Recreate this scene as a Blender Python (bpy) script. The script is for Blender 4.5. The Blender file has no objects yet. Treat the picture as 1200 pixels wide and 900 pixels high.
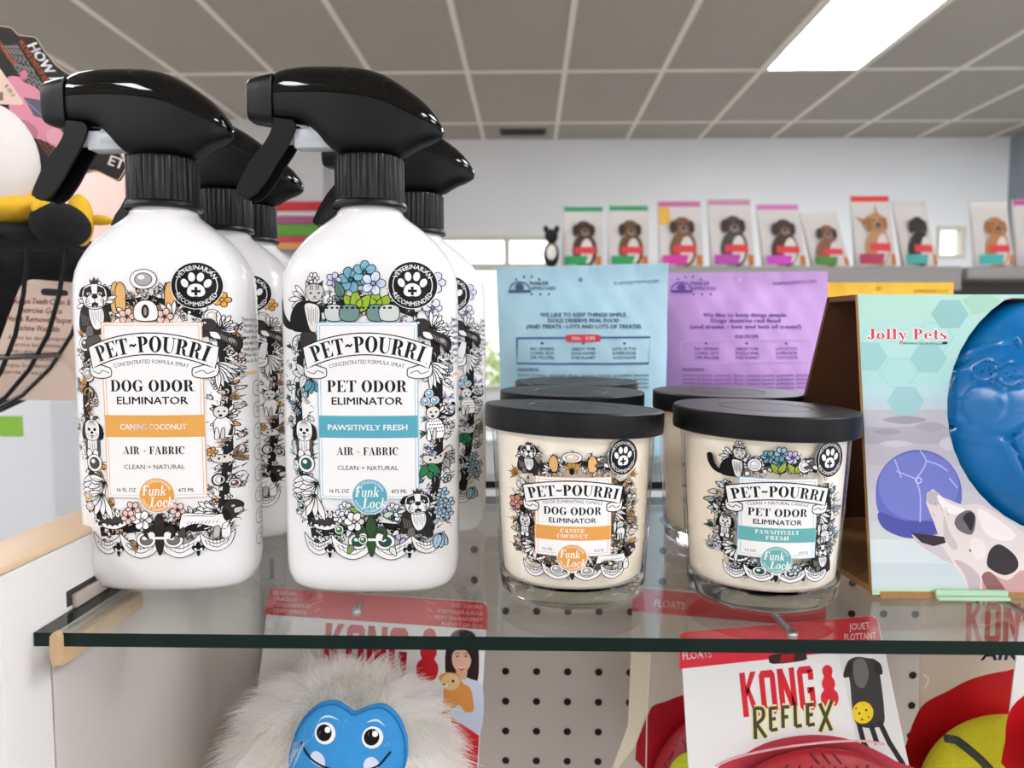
import bpy, bmesh, math, random
import numpy as np
from mathutils import Vector, Matrix
from mathutils.geometry import tessellate_polygon
random.seed(7)
sc = bpy.context.scene
COL = sc.collection
R = math.radians

# ---------------------------------------------------------------- camera, world, exposure
CAM_Z = 1.30
PITCH, YAW, FPX = R(4.32), R(1.27), 900.0
cam_d = bpy.data.cameras.new('camera')
cam_d.sensor_width = 36.0
cam_d.lens = FPX / 1200.0 * 36.0
cam_d.clip_start = 0.02
cam_d.dof.use_dof = True
cam_d.dof.focus_distance = 0.385
cam_d.dof.aperture_fstop = 12.0
cam = bpy.data.objects.new('camera', cam_d)
COL.objects.link(cam)
cam.location = (0, 0, CAM_Z)
cam.rotation_euler = (math.pi / 2 - PITCH, 0, YAW)
sc.camera = cam

wd = bpy.data.worlds.new('daylight')
sc.world = wd
wd.use_nodes = True
bg = wd.node_tree.nodes['Background']
bg.inputs[0].default_value = (0.97, 0.98, 1.0, 1)
bg.inputs[1].default_value = 2.2
LAMP_POWER = 22.0
sc.view_settings.view_transform = 'Standard'
sc.view_settings.look = 'None'
sc.view_settings.gamma = 1.0
sc.view_settings.exposure = 0.3
sc.view_settings.use_curve_mapping = False
sc.cycles.max_bounces = 14
sc.cycles.diffuse_bounces = 8
sc.cycles.glossy_bounces = 6
sc.cycles.transparent_max_bounces = 24
sc.cycles.use_denoising = True

_f = Vector((-math.sin(YAW) * math.cos(PITCH), math.cos(YAW) * math.cos(PITCH), -math.sin(PITCH)))
_r = Vector((math.cos(YAW), math.sin(YAW), 0))
_u = _r.cross(_f)
CAM = Vector((0, 0, CAM_Z))

def ray(px, py):
    return _f + _r * ((px - 600) / FPX) - _u * ((py - 450) / FPX)
def W(px, py, Y):
    """The point at distance Y in front of the camera that sits at photo pixel px, py."""
    d = ray(px, py)
    return CAM + d * (Y / d.y)
def Wpl(px, py, p0, n):
    d = ray(px, py)
    return CAM + d * ((p0 - CAM).dot(n) / d.dot(n))

# ---------------------------------------------------------------- materials
def lin(c):
    if isinstance(c, str):
        c = tuple(int(c[i:i + 2], 16) for i in (0, 2, 4))
    return tuple(((v / 255) / 12.92 if v / 255 <= .04045 else ((v / 255 + .055) / 1.055) ** 2.4) for v in c)
_mats = {}
def mat(name, c, rough=.5, metal=0, spec=.5, coat=0, noise=0, nscale=40, bump=0, sss=0, trans=0, emit=0):
    if name in _mats:
        return _mats[name]
    m = bpy.data.materials.new(name)
    m.use_nodes = True
    nt = m.node_tree
    b = nt.nodes['Principled BSDF']
    col = (*lin(c), 1)
    b.inputs['Base Color'].default_value = col
    b.inputs['Roughness'].default_value = rough
    b.inputs['Metallic'].default_value = metal
    b.inputs['Specular IOR Level'].default_value = spec
    b.inputs['Coat Weight'].default_value = coat
    b.inputs['Coat Roughness'].default_value = .08
    if sss:
        b.inputs['Subsurface Weight'].default_value = sss
        b.inputs['Subsurface Radius'].default_value = (.01, .006, .003)
    if trans:
        b.inputs['Transmission Weight'].default_value = trans
    if emit:
        b.inputs['Emission Color'].default_value = col
        b.inputs['Emission Strength'].default_value = emit
    if noise or bump:
        tc = nt.nodes.new('ShaderNodeTexCoord')
        n = nt.nodes.new('ShaderNodeTexNoise')
        n.inputs['Scale'].default_value = nscale
        n.inputs['Detail'].default_value = 5
        nt.links.new(tc.outputs['Object'], n.inputs['Vector'])
        if noise:
            mx = nt.nodes.new('ShaderNodeMix')
            mx.data_type = 'RGBA'
            mx.inputs[6].default_value = tuple(v * (1 - noise) for v in col[:3]) + (1,)
            mx.inputs[7].default_value = tuple(min(1, v * (1 + noise)) for v in col[:3]) + (1,)
            nt.links.new(n.outputs['Fac'], mx.inputs[0])
            nt.links.new(mx.outputs[2], b.inputs['Base Color'])
        if bump:
            bp = nt.nodes.new('ShaderNodeBump')
            bp.inputs['Strength'].default_value = bump
            bp.inputs['Distance'].default_value = .002
            nt.links.new(n.outputs['Fac'], bp.inputs['Height'])
            nt.links.new(bp.outputs[0], b.inputs['Normal'])
    _mats[name] = m
    return m
def clear_mat(name, tint, ior=1.5, rough=.01):
    m = bpy.data.materials.new(name)
    m.use_nodes = True
    nt = m.node_tree
    nt.nodes.remove(nt.nodes['Principled BSDF'])
    out = nt.nodes['Material Output']
    t = nt.nodes.new('ShaderNodeBsdfTransparent')
    t.inputs[0].default_value = (*tint, 1)
    g = nt.nodes.new('ShaderNodeBsdfGlossy')
    g.inputs['Roughness'].default_value = rough
    lw = nt.nodes.new('ShaderNodeLayerWeight')      # Schlick's reflectance, the same from either side of the pane
    pw = nt.nodes.new('ShaderNodeMath'); pw.operation = 'POWER'; pw.inputs[1].default_value = 5
    f0 = ((ior - 1) / (ior + 1)) ** 2
    ma = nt.nodes.new('ShaderNodeMath'); ma.operation = 'MULTIPLY_ADD'; ma.inputs[1].default_value = 1 - f0; ma.inputs[2].default_value = f0
    nt.links.new(lw.outputs['Facing'], pw.inputs[0])
    nt.links.new(pw.outputs[0], ma.inputs[0])
    mx = nt.nodes.new('ShaderNodeMixShader')
    nt.links.new(ma.outputs[0], mx.inputs[0])
    nt.links.new(t.outputs[0], mx.inputs[1])
    nt.links.new(g.outputs[0], mx.inputs[2])
    nt.links.new(mx.outputs[0], out.inputs[0])
    return m
def ink(c):
    h = c if isinstance(c, str) else '%02x%02x%02x' % c
    return mat('ink_' + h, h, .36, spec=.2)
def matte_ink(c):
    return mat('print_' + c, c, .55, spec=.3)

# ---------------------------------------------------------------- objects
def tag(o, label=None, cat=None, group=None, kind=None):
    if label: o['label'] = label
    if cat: o['category'] = cat
    if group: o['group'] = group
    if kind: o['kind'] = kind
    return o
def thing(name, label, cat, loc=(0, 0, 0), rz=0, group=None):
    o = bpy.data.objects.new(name, None)
    o.empty_display_size = .02
    COL.objects.link(o)
    o.location = loc
    o.rotation_euler = (0, 0, rz)
    return tag(o, label, cat, group)
def link(name, me, parent=None, mats=None, smooth=None):
    o = bpy.data.objects.new(name, me)
    COL.objects.link(o)
    if parent is not None:
        o.parent = parent
    if mats:
        for m in (mats if isinstance(mats, (list, tuple)) else [mats]):
            me.materials.append(m)
    if smooth is not None:
        me.polygons.foreach_set('use_smooth', [True] * len(me.polygons))
        me.set_sharp_from_angle(angle=R(smooth or 35))
    return o
def obj(name, bm, mats, parent=None, smooth=40):
    me = bpy.data.meshes.new(name)
    bmesh.ops.recalc_face_normals(bm, faces=bm.faces)
    bm.to_mesh(me)
    bm.free()
    return link(name, me, parent, mats, smooth)
def copy_tree(o, parent=None):
    c = o.copy()
    COL.objects.link(c)
    if parent is not None:
        c.parent = parent
    for ch in list(o.children):
        copy_tree(ch, c)
    return c
def new(): return bmesh.new()
def box(bm, lo, hi, mi=0, bevel=0, M=None):
    lo, hi = Vector(lo), Vector(hi)
    r = bmesh.ops.create_cube(bm, size=1)
    vs = r['verts']
    for v in vs:
        v.co = Vector((lo[i] + (v.co[i] + .5) * (hi[i] - lo[i]) for i in range(3)))
    fs = list({f for v in vs for f in v.link_faces})
    if bevel:
        es = list({e for v in vs for e in v.link_edges})
        br = bmesh.ops.bevel(bm, geom=es, offset=bevel, segments=2, affect='EDGES', profile=.5)
        fs = list(set(br['faces']) | {f for f in fs if f.is_valid})
        vs = list({v for f in fs for v in f.verts})
    for f in fs:
        f.material_index = mi
    if M is not None:
        for v in vs: v.co = M @ v.co
    return vs
def loft(bm, rings, close=True, cap0=True, cap1=True, mi=0):
    vr = [[bm.verts.new(p) for p in r] for r in rings]
    n = len(rings[0])
    for a, b in zip(vr, vr[1:]):
        for i in range(n if close else n - 1):
            j = (i + 1) % n
            f = bm.faces.new((a[i], a[j], b[j], b[i]))
            f.material_index = mi
    for c, r in ((cap0, vr[0]), (cap1, vr[-1])):
        if c:
            f = bm.faces.new(r)
            f.material_index = mi
    return vr
def lathe(bm, prof, seg=48, cap0=True, cap1=True, mi=0, M=None):
    rings = []
    for r, z in prof:
        rings.append([Vector((r * math.cos(2 * math.pi * k / seg), r * math.sin(2 * math.pi * k / seg), z)) for k in range(seg)])
    if M is not None:
        rings = [[M @ p for p in q] for q in rings]
    return loft(bm, rings, True, cap0, cap1, mi)
def tube(bm, pts, r, seg=8, mi=0, cyclic=False):
    pts = [Vector(p) for p in pts]
    n = len(pts)
    rings = []
    up = Vector((0, 0, 1))
    for i, p in enumerate(pts):
        a = pts[(i - 1) % n] if (i > 0 or cyclic) else p
        b = pts[(i + 1) % n] if (i < n - 1 or cyclic) else p
        t = (b - a).normalized()
        s = t.cross(up)
        if s.length < 1e-3: s = t.cross(Vector((0, 1, 0)))
        s.normalize()
        w = s.cross(t)
        rr = r[i] if isinstance(r, (list, tuple)) else r
        rings.append([p + (s * math.cos(2 * math.pi * k / seg) + w * math.sin(2 * math.pi * k / seg)) * rr for k in range(seg)])
    if cyclic:
        rings.append(rings[0])
    loft(bm, rings, True, not cyclic, not cyclic, mi)
def extrude_poly(bm, pts, d0, d1, f, mi=0):
    """A prism: the 2-D outline pts at depths d0 and d1, placed by f(x, y, d)."""
    a = [bm.verts.new(f(x, y, d0)) for x, y in pts]
    b = [bm.verts.new(f(x, y, d1)) for x, y in pts]
    n = len(pts)
    tr = tessellate_polygon([[Vector((x, y, 0)) for x, y in pts]])
    for t in tr:
        for q in (a, b):
            fc = bm.faces.new([q[i] for i in t]); fc.material_index = mi
    for i in range(n):
        j = (i + 1) % n
        fc = bm.faces.new((a[i], a[j], b[j], b[i])); fc.material_index = mi
def ball(bm, c, r, seg=24, mi=0, sub=None):
    rx, ry, rz = r if isinstance(r, (tuple, list)) else (r, r, r)
    q = bmesh.ops.create_uvsphere(bm, u_segments=seg, v_segments=max(6, seg // 2), radius=1)
    for v in q['verts']:
        v.co = Vector((c[0] + v.co.x * rx, c[1] + v.co.y * ry, c[2] + v.co.z * rz))
    for f in {f for v in q['verts'] for f in v.link_faces}: f.material_index = mi
    return q['verts']
def crom(p, n=6, closed=True):
    """Catmull-Rom smoothing of a 2-D outline."""
    out = []
    m = len(p)
    rng = range(m) if closed else range(m - 1)
    for i in rng:
        if closed:
            a, b, c, d = p[i - 1], p[i], p[(i + 1) % m], p[(i + 2) % m]
        else:
            a, b, c, d = p[max(0, i - 1)], p[i], p[i + 1], p[min(m - 1, i + 2)]
        for k in range(n):
            t = k / n
            out.append(tuple(.5 * (2 * b[j] + (c[j] - a[j]) * t + (2 * a[j] - 5 * b[j] + 4 * c[j] - d[j]) * t * t + (3 * b[j] - a[j] - 3 * c[j] + d[j]) * t ** 3) for j in (0, 1)))
    if not closed: out.append(tuple(p[-1]))
    return out
def interp(tab, x):
    if x <= tab[0][0]: return tab[0][1:]
    for a, b in zip(tab, tab[1:]):
        if x <= b[0]:
            t = (x - a[0]) / (b[0] - a[0])
            return tuple(p + (q - p) * t for p, q in zip(a[1:], b[1:]))
    return tab[-1][1:]

# ---------------------------------------------------------------- lettering
def rc(x0, y0, x1, y1): return [(x0, y0), (x1, y0), (x1, y1), (x0, y1)]
def cres(co, ro, ci, ri, a0, a1, n=14):
    """A crescent (or ring) as quads: outer and inner ellipse arcs between two angles in degrees."""
    q = []
    for k in range(n):
        t0, t1 = R(a0 + (a1 - a0) * k / n), R(a0 + (a1 - a0) * (k + 1) / n)
        q.append([(co[0] + ro[0] * math.cos(t0), co[1] + ro[1] * math.sin(t0)), (co[0] + ro[0] * math.cos(t1), co[1] + ro[1] * math.sin(t1)),
                  (ci[0] + ri[0] * math.cos(t1), ci[1] + ri[1] * math.sin(t1)), (ci[0] + ri[0] * math.cos(t0), ci[1] + ri[1] * math.sin(t0))])
    return q
def seg2(a, b, w):
    dx, dy = b[0] - a[0], b[1] - a[1]
    l = math.hypot(dx, dy) or 1
    nx, ny = -dy / l * w / 2, dx / l * w / 2
    return [(a[0] + nx, a[1] + ny), (b[0] + nx, b[1] + ny), (b[0] - nx, b[1] - ny), (a[0] - nx, a[1] - ny)]
h_ = .055
def _stem(x0, x1, y0=0, y1=1, s=.09):
    return [rc(x0, y0, x1, y1), rc(x0 - s, y0, x1 + s, y0 + h_), rc(x0 - s, y1 - h_, x1 + s, y1)]
SERIF = {
 'P': (.80, _stem(.1, .34) + cres((.40, .72), (.36, .28), (.36, .72), (.15, .23), -90, 90) + [rc(.3, 1 - h_, .41, 1), rc(.3, .44, .41, .49)]),
 'R': (.90, _stem(.1, .34) + cres((.40, .73), (.35, .27), (.36, .73), (.15, .22), -90, 90) + [rc(.3, 1 - h_, .41, 1), rc(.3, .46, .41, .51), [(.36, .5), (.52, .5), (.70, .36), (.74, .14), (.78, .05), (.92, .05), (.92, 0), (.64, 0), (.52, .12), (.48, .4)]]),
 'E': (.80, _stem(.1, .34) + [rc(.3, 1 - h_, .74, 1), [(.56, 1), (.74, 1), (.74, .68)], rc(.3, .475, .54, .53), [(.54, .68), (.54, .33), (.44, .5)], rc(.3, 0, .76, h_), [(.56, 0), (.76, 0), (.78, .34)]]),
 'F': (.76, _stem(.1, .34) + [rc(.3, 1 - h_, .74, 1), [(.56, 1), (.74, 1), (.74, .66)], rc(.3, .475, .54, .53), [(.54, .68), (.54, .33), (.44, .5)]]),
 'T': (.86, [rc(.31, 0, .55, 1), rc(.2, 0, .66, h_), rc(.02, 1 - h_, .84, 1), [(.02, 1), (.2, 1), (.02, .66)], [(.66, 1), (.84, 1), (.84, .66)]]),
 'O': (.94, cres((.46, .5), (.45, .52), (.46, .5), (.19, .465), 0, 360, 28)),
 'U': (.92, [rc(.1, .3, .34, 1), rc(0, 1 - h_, .44, 1), rc(.74, .3, .80, 1), rc(.62, 1 - h_, .92, 1)] + cres((.45, .32), (.35, .34), (.54, .32), (.20, .27), 180, 360)),
 'I': (.46, _stem(.11, .35)),
 'D': (.94, _stem(.1, .34) + cres((.38, .5), (.52, .5), (.36, .5), (.28, .45), -90, 90, 18) + [rc(.3, 1 - h_, .4, 1), rc(.3, 0, .4, h_)]),
 'G': (.96, cres((.46, .5), (.45, .52), (.47, .5), (.20, .465), 50, 320, 22) + [rc(.60, .06, .84, .42), rc(.5, .40, .94, .455), [(.66, .9), (.78, 1), (.80, .66), (.74, .66)]]),
 'C': (.88, cres((.46, .5), (.45, .52), (.47, .5), (.20, .465), 48, 312, 22) + [[(.66, .9), (.80, 1), (.82, .64), (.76, .64)]]),
 'A': (.94, [seg2((.10, .03), (.43, 1), .06), [(.34, 1), (.52, 1), (.86, 0), (.60, 0)], rc(.22, .28, .64, .33), rc(0, 0, .24, h_), rc(.52, 0, .96, h_)]),
 'B': (.86, _stem(.1, .34) + cres((.42, .75), (.30, .25), (.38, .75), (.12, .2), -90, 90) + cres((.42, .27), (.37, .27), (.38, .27), (.17, .22), -90, 90) + [rc(.3, 1 - h_, .43, 1), rc(.3, .49, .43, .54), rc(.3, 0, .43, h_)]),
 'N': (.98, [rc(.13, 0, .19, 1), rc(.76, 0, .82, 1), [(.1, 1), (.36, 1), (.82, 0), (.7, 0)], rc(.02, 0, .3, h_), rc(.02, 1 - h_, .3, 1), rc(.64, 1 - h_, .94, 1)]),
 'L': (.78, _stem(.1, .34) + [rc(.3, 0, .74, h_), [(.54, 0), (.74, 0), (.76, .36)]]),
 'K': (.94, _stem(.1, .34) + [seg2((.36, .4), (.78, .97), .06), [(.42, .56), (.56, .64), (.92, 0), (.62, 0)], rc(.66, 1 - h_, .92, 1), rc(.56, 0, .98, h_)]),
 'S': (.74, cres((.36, .74), (.32, .28), (.38, .74), (.18, .22), 30, 230) + cres((.36, .27), (.34, .29), (.32, .27), (.16, .22), -150, 70) + [[(.1, .66), (.24, .78), (.66, .32), (.5, .2)]]),
 'V': (.92, [[(.06, 1), (.32, 1), (.56, .02), (.44, 0)], seg2((.5, .03), (.82, 1), .06), rc(0, 1 - h_, .42, 1), rc(.68, 1 - h_, .94, 1)]),
 'W': (1.3, [[(.06, 1), (.3, 1), (.48, .02), (.38, 0)], seg2((.42, .03), (.64, 1), .06), [(.52, 1), (.76, 1), (.94, .02), (.84, 0)], seg2((.9, .03), (1.2, 1), .06), rc(0, 1 - h_, .4, 1), rc(1.06, 1 - h_, 1.3, 1)]),
 'Y': (.9, [[(.04, 1), (.3, 1), (.54, .46), (.36, .42)], seg2((.46, .44), (.78, 1), .06), rc(.33, 0, .57, .47), rc(.22, 0, .68, h_), rc(0, 1 - h_, .4, 1), rc(.66, 1 - h_, .92, 1)]),
 'H': (.98, _stem(.1, .34) + _stem(.64, .88) + [rc(.3, .47, .7, .53)]),
 'M': (1.1, [rc(.12, 0, .18, 1), rc(.76, 0, 1.0, 1), [(.1, 1), (.34, 1), (.58, .1), (.48, 0)], seg2((.52, .05), (.82, 1), .06), rc(0, 0, .3, h_), rc(.66, 0, 1.1, h_)]),
 '~': (.62, [seg2((.06, .42), (.2, .54), .12), seg2((.18, .54), (.42, .42), .15), seg2((.4, .42), (.56, .56), .12)]),
 '+': (.56, [rc(.08, .38, .48, .42), rc(.26, .2, .30, .6)]),
 ' ': (.34, []),
 'u': (.74, [rc(.06, .2, .24, .64), rc(.46, .0, .64, .64), rc(.0, .59, .16, .64), rc(.4, .59, .5, .64), rc(.6, 0, .74, .05)] + cres((.32, .22), (.26, .24), (.36, .24), (.12, .17), 180, 350)),
 'n': (.76, [rc(.06, 0, .24, .64), rc(.48, 0, .66, .42), rc(.0, 0, .3, .05), rc(.42, 0, .74, .05), rc(0, .59, .2, .64)] + cres((.40, .40), (.26, .26), (.36, .38), (.12, .2), 0, 180)),
 'k': (.76, [rc(.06, 0, .24, 1), rc(0, .95, .2, 1), rc(0, 0, .3, .05), seg2((.22, .26), (.58, .62), .07), [(.26, .38), (.4, .46), (.74, 0), (.48, 0)], rc(.48, .59, .7, .64)]),
 'o': (.68, cres((.33, .32), (.32, .34), (.33, .32), (.13, .28), 0, 360, 24)),
 'c': (.60, cres((.32, .32), (.31, .34), (.34, .32), (.14, .28), 50, 315, 18) + [[(.42, .56), (.56, .6), (.58, .42), (.44, .42)]]),
 'e': (.64, cres((.32, .32), (.31, .34), (.33, .32), (.13, .28), 0, 315, 20) + [rc(.2, .29, .62, .36)]),
 't': (.5, [rc(.14, .08, .34, .9), rc(0, .57, .46, .64), [(.16, .1), (.34, .1), (.48, .12), (.46, .02), (.3, -.02), (.2, .0)]]),
 'l': (.42, [rc(.1, 0, .32, 1), rc(0, 0, .42, .07), rc(0, .93, .3, 1)]),
 'y': (.74, [[(.04, .64), (.28, .64), (.46, .1), (.36, 0)], seg2((.64, .64), (.3, -.26), .09), rc(0, .57, .34, .64), rc(.48, .57, .76, .64), seg2((.34, -.22), (.1, -.24), .13)]),
 's': (.58, cres((.28, .46), (.24, .2), (.3, .46), (.12, .14), 20, 230) + cres((.28, .19), (.26, .21), (.24, .19), (.12, .14), -160, 60) + [[(.08, .42), (.2, .48), (.52, .24), (.38, .14)]]),
 'J': (.66, [rc(.3, .2, .54, 1), rc(.14, .93, .66, 1)] + cres((.27, .22), (.27, .26), (.24, .24), (.1, .18), 180, 360)),
}
BLOCK = {
 'K': (.50, [rc(0, 0, .17, 1), [(.15, .42), (.15, .66), (.33, 1), (.5, 1)], [(.15, .62), (.25, .68), (.50, 0), (.33, 0)]]),
 'O': (.48, [[(0, .1), (.16, .17), (.16, .83), (0, .9)], [(.48, .1), (.48, .9), (.32, .83), (.32, .17)], [(0, .9), (.16, .83), (.32, .83), (.48, .9), (.40, 1), (.08, 1)], [(0, .1), (.08, 0), (.4, 0), (.48, .1), (.32, .17), (.16, .17)]]),
 'N': (.52, [rc(0, 0, .16, 1), rc(.36, 0, .52, 1), [(0, 1), (.17, 1), (.52, 0), (.35, 0)]]),
 'G': (.50, [[(0, .1), (.16, .17), (.16, .83), (0, .9)], [(0, .9), (.16, .83), (.32, .83), (.48, .9), (.40, 1), (.08, 1)], [(0, .1), (.08, 0), (.4, 0), (.48, .1), (.32, .17), (.16, .17)], rc(.32, .12, .48, .5), rc(.26, .38, .48, .52), rc(.32, .68, .48, .9)]),
}
def glyph_text(font, s, gap=.04, slant=0):
    """Polygons (y up, cap height 1) of a whole string and its width."""
    x, out = 0, []
    for ch in s:
        w, polys = font[ch]
        for p in polys:
            out.append([(x + a + slant * b, b) for a, b in p])
        x += w + gap
    return out, max(x - gap, .01)
_tc = {}
def font_tris(s, bold=0.0, space=1.0):
    key = (s, bold, space)
    if key in _tc: return _tc[key]
    cu = bpy.data.curves.new('t', 'FONT')
    cu.body = s
    cu.resolution_u = 2
    cu.space_character = space
    o = bpy.data.objects.new('t', cu)
    COL.objects.link(o)
    bpy.context.view_layer.update()
    me = o.evaluated_get(bpy.context.evaluated_depsgraph_get()).to_mesh()
    v = [(p.co.x, p.co.y) for p in me.vertices]
    me.calc_loop_triangles()
    tr = [[v[i] for i in t.vertices] for t in me.loop_triangles]
    bpy.data.objects.remove(o)
    xs = [p[0] for t in tr for p in t] or [0, 1]
    x0, x1 = min(xs), max(xs)
    tr = [[((a - x0) / .72, b / .72) for a, b in t] for t in tr]
    if bold >= .015:
        tr = [[(x + dx * bold, y + dy * bold * .6) for x, y in t] for t in tr for dx, dy in ((-1, -1), (1, 1), (0, 0))]
    _tc[key] = (tr, max((x1 - x0) / .72, .01))
    return _tc[key]

# ---------------------------------------------------------------- printed artwork: flat inked shapes laid on a surface
K, WH = '070606', 'e9e7e5'
class Art:
    def __init__(s, x0, y0, x1, y1, cell=.8):
        s.o, s.c = (x0, y0), cell
        s.occ = np.zeros((int((y1 - y0) / cell) + 3, int((x1 - x0) / cell) + 3), dtype=np.int16)
        s.prims = []
        s.T = None
        s.pal = None
    def at(s, cx=0, cy=0, sc_=1, rot=0, fx=1, sy=1):
        c, n = math.cos(R(rot)), math.sin(R(rot))
        s.T = (cx, cy, sc_, c, n, fx, sy)
        return s
    def tr(s, p):
        if s.T is None: return p
        cx, cy, k, c, n, fx, sy = s.T
        x, y = p[0] * k * fx, p[1] * k * sy
        return (cx + x * c - y * n, cy + x * n + y * c)
    def add(s, tris, col, dotr=True):
        if not tris: return
        if dotr: tris = [[s.tr(p) for p in t] for t in tris]
        H, Wd = s.occ.shape
        masks, m = [], 0
        for t in tris:
            q = [((x - s.o[0]) / s.c, (y - s.o[1]) / s.c) for x, y in t]
            xs, ys = [p[0] for p in q], [p[1] for p in q]
            i0, i1 = max(0, int(min(xs))), min(Wd - 1, int(max(xs)) + 1)
            j0, j1 = max(0, int(min(ys))), min(H - 1, int(max(ys)) + 1)
            if i1 < i0 or j1 < j0: continue
            X, Y = np.meshgrid(np.arange(i0, i1 + 1) + .0, np.arange(j0, j1 + 1) + .0)
            ar = (q[1][0] - q[0][0]) * (q[2][1] - q[0][1]) - (q[2][0] - q[0][0]) * (q[1][1] - q[0][1])
            sg = 1 if ar >= 0 else -1
            ok = np.ones(X.shape, bool)
            for a, b in ((0, 1), (1, 2), (2, 0)):
                ex, ey = q[b][0] - q[a][0], q[b][1] - q[a][1]
                l = math.hypot(ex, ey) or 1e-9
                ok &= sg * (ex * (Y - q[a][1]) - ey * (X - q[a][0])) / l > -.9
            sub = s.occ[j0:j1 + 1, i0:i1 + 1]
            if ok.any():
                m = max(m, int(sub[ok].max()))
            masks.append((j0, j1, i0, i1, ok))
        L = m + 1
        for j0, j1, i0, i1, ok in masks:
            s.occ[j0:j1 + 1, i0:i1 + 1][ok] = L
        s.prims.append((tris, col, L))
    def poly(s, pts, col):
        tr = tessellate_polygon([[Vector((x, y, 0)) for x, y in pts]])
        s.add([[pts[i] for i in t] for t in tr], col)
    def rect(s, x0, y0, x1, y1, col): s.poly(rc(x0, y0, x1, y1), col)
    def ell(s, cx, cy, rx, ry=None, col=K, rot=0, n=20):
        ry = ry if ry is not None else rx
        c, q = math.cos(R(rot)), math.sin(R(rot))
        s.poly([(cx + rx * math.cos(t) * c - ry * math.sin(t) * q, cy + rx * math.cos(t) * q + ry * math.sin(t) * c) for t in (2 * math.pi * k / n for k in range(n))], col)
    def ring(s, cx, cy, r, w, col, a0=0, a1=360, ry=None, n=30):
        ry = ry or r
        t = []
        for q in cres((cx, cy), (r, ry), (cx, cy), (r - w, ry - w), a0, a1, n):
            t += [[q[0], q[1], q[2]], [q[0], q[2], q[3]]]
        s.add(t, col)
    def stroke(s, pts, w, col=K, closed=False, taper=False, smooth=False):
        if smooth: pts = crom(pts, 5, closed)
        n = len(pts)
        L, Rr = [], []
        for i, p in enumerate(pts):
            a = pts[(i - 1) % n] if (closed or i > 0) else p
            b = pts[(i + 1) % n] if (closed or i < n - 1) else p
            dx, dy = b[0] - a[0], b[1] - a[1]
            l = math.hypot(dx, dy) or 1
            ww = w / 2
            if taper: ww *= max(.12, math.sin(math.pi * (i + .3) / (n - .4)) if taper == 2 else 1 - i / max(1, n - 1))
            L.append((p[0] - dy / l * ww, p[1] + dx / l * ww)); Rr.append((p[0] + dy / l * ww, p[1] - dx / l * ww))
        t = []
        for i in range(n if closed else n - 1):
            j = (i + 1) % n
            t += [[L[i], L[j], Rr[j]], [L[i], Rr[j], Rr[i]]]
        s.add(t, col)
    def shape(s, pts, fill=WH, w=1.0, smooth=True, line=K):
        if smooth: pts = crom(pts, 4)
        s.poly(pts, fill)
        s.stroke(pts + pts[:1], w, line, closed=False)
    def glyphs(s, font, txt, cx, cy, h, col, width=None, warp=None, gap=.04, slant=0):
        polys, w = glyph_text(font, txt, gap, slant)
        sx = (width / (w * h)) if width else 1
        tris = []
        for p in polys:
            q = [((x - w / 2) * h * sx, -(y - .5) * h) for x, y in p]
            for t in tessellate_polygon([[Vector((x, y, 0)) for x, y in q]]):
                tris.append([q[i] for i in t])
        s._place(tris, cx, cy, col, warp)
    def text(s, txt, cx, cy, h, col, width=None, bold=.02, warp=None, space=1.0, slant=0, rot=0, align=0):
        tr, w = font_tris(txt, bold, space)
        sx = (width / (w * h)) if width else 1
        if align < 0: cx += w * h * sx / 2
        if align > 0: cx -= w * h * sx / 2
        tris = [[((x + slant * (y - .5) - w / 2) * h * sx, -(y - .5) * h) for x, y in t] for t in tr]
        if rot:
            c, n = math.cos(R(rot)), math.sin(R(rot))
            tris = [[(x * c - y * n, x * n + y * c) for x, y in t] for t in tris]
        s._place(tris, cx, cy, col, warp)
    def _place(s, tris, cx, cy, col, warp):
        """warp = radius: bend along a circle, positive over the top, negative under the bottom."""
        if warp:
            rr = abs(warp)
            sg = 1 if warp > 0 else -1
            tris = [[((rr - sg * y) * math.sin(x / rr), sg * (rr - (rr - sg * y) * math.cos(x / rr))) for x, y in t] for t in tris]
        s.add([[(cx + x, cy + y) for x, y in t] for t in tris], col)
    def build(s, name, fmap, parent, strip=None, step=1.2e-5, h0=5e-5, inkf=ink, nrm=None, alphaless=True):
        """fmap(x, y) -> (point, normal).  strip: cut into vertical strips this wide so that the print follows a curve."""
        verts, faces, mi, cols, norms = [], [], [], {}, []
        def emit(poly, ci, L):
            idx = []
            for x, y in poly:
                p, n = fmap(x, y)
                idx.append(len(verts))
                verts.append(p + n * (h0 + L * step))
                norms.append(n)
            faces.append(idx)
            mi.append(ci)
        for tris, col, L in s.prims:
            ci = cols.setdefault(col, len(cols))
            for t in tris:
                a = (t[1][0] - t[0][0]) * (t[2][1] - t[0][1]) - (t[2][0] - t[0][0]) * (t[1][1] - t[0][1])
                if abs(a) < 1e-9: continue
                if a > 0: t = [t[0], t[2], t[1]]
                xs = [p[0] for p in t]
                if strip and max(xs) - min(xs) > strip * 1.3:
                    for k in range(math.floor(min(xs) / strip), math.floor(max(xs) / strip) + 1):
                        q = clipx(clipx(t, k * strip, 1), (k + 1) * strip, -1)
                        if len(q) > 2: emit(q, ci, L)
                else:
                    emit(t, ci, L)
        me = bpy.data.meshes.new(name)
        me.from_pydata([tuple(v) for v in verts], [], faces)
        for c in cols: me.materials.append(inkf(c))
        me.polygons.foreach_set('material_index', mi)
        me.polygons.foreach_set('use_smooth', [True] * len(faces))
        me.update()
        me.normals_split_custom_set_from_vertices([tuple(n) for n in norms])
        return link(name, me, parent)
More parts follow.
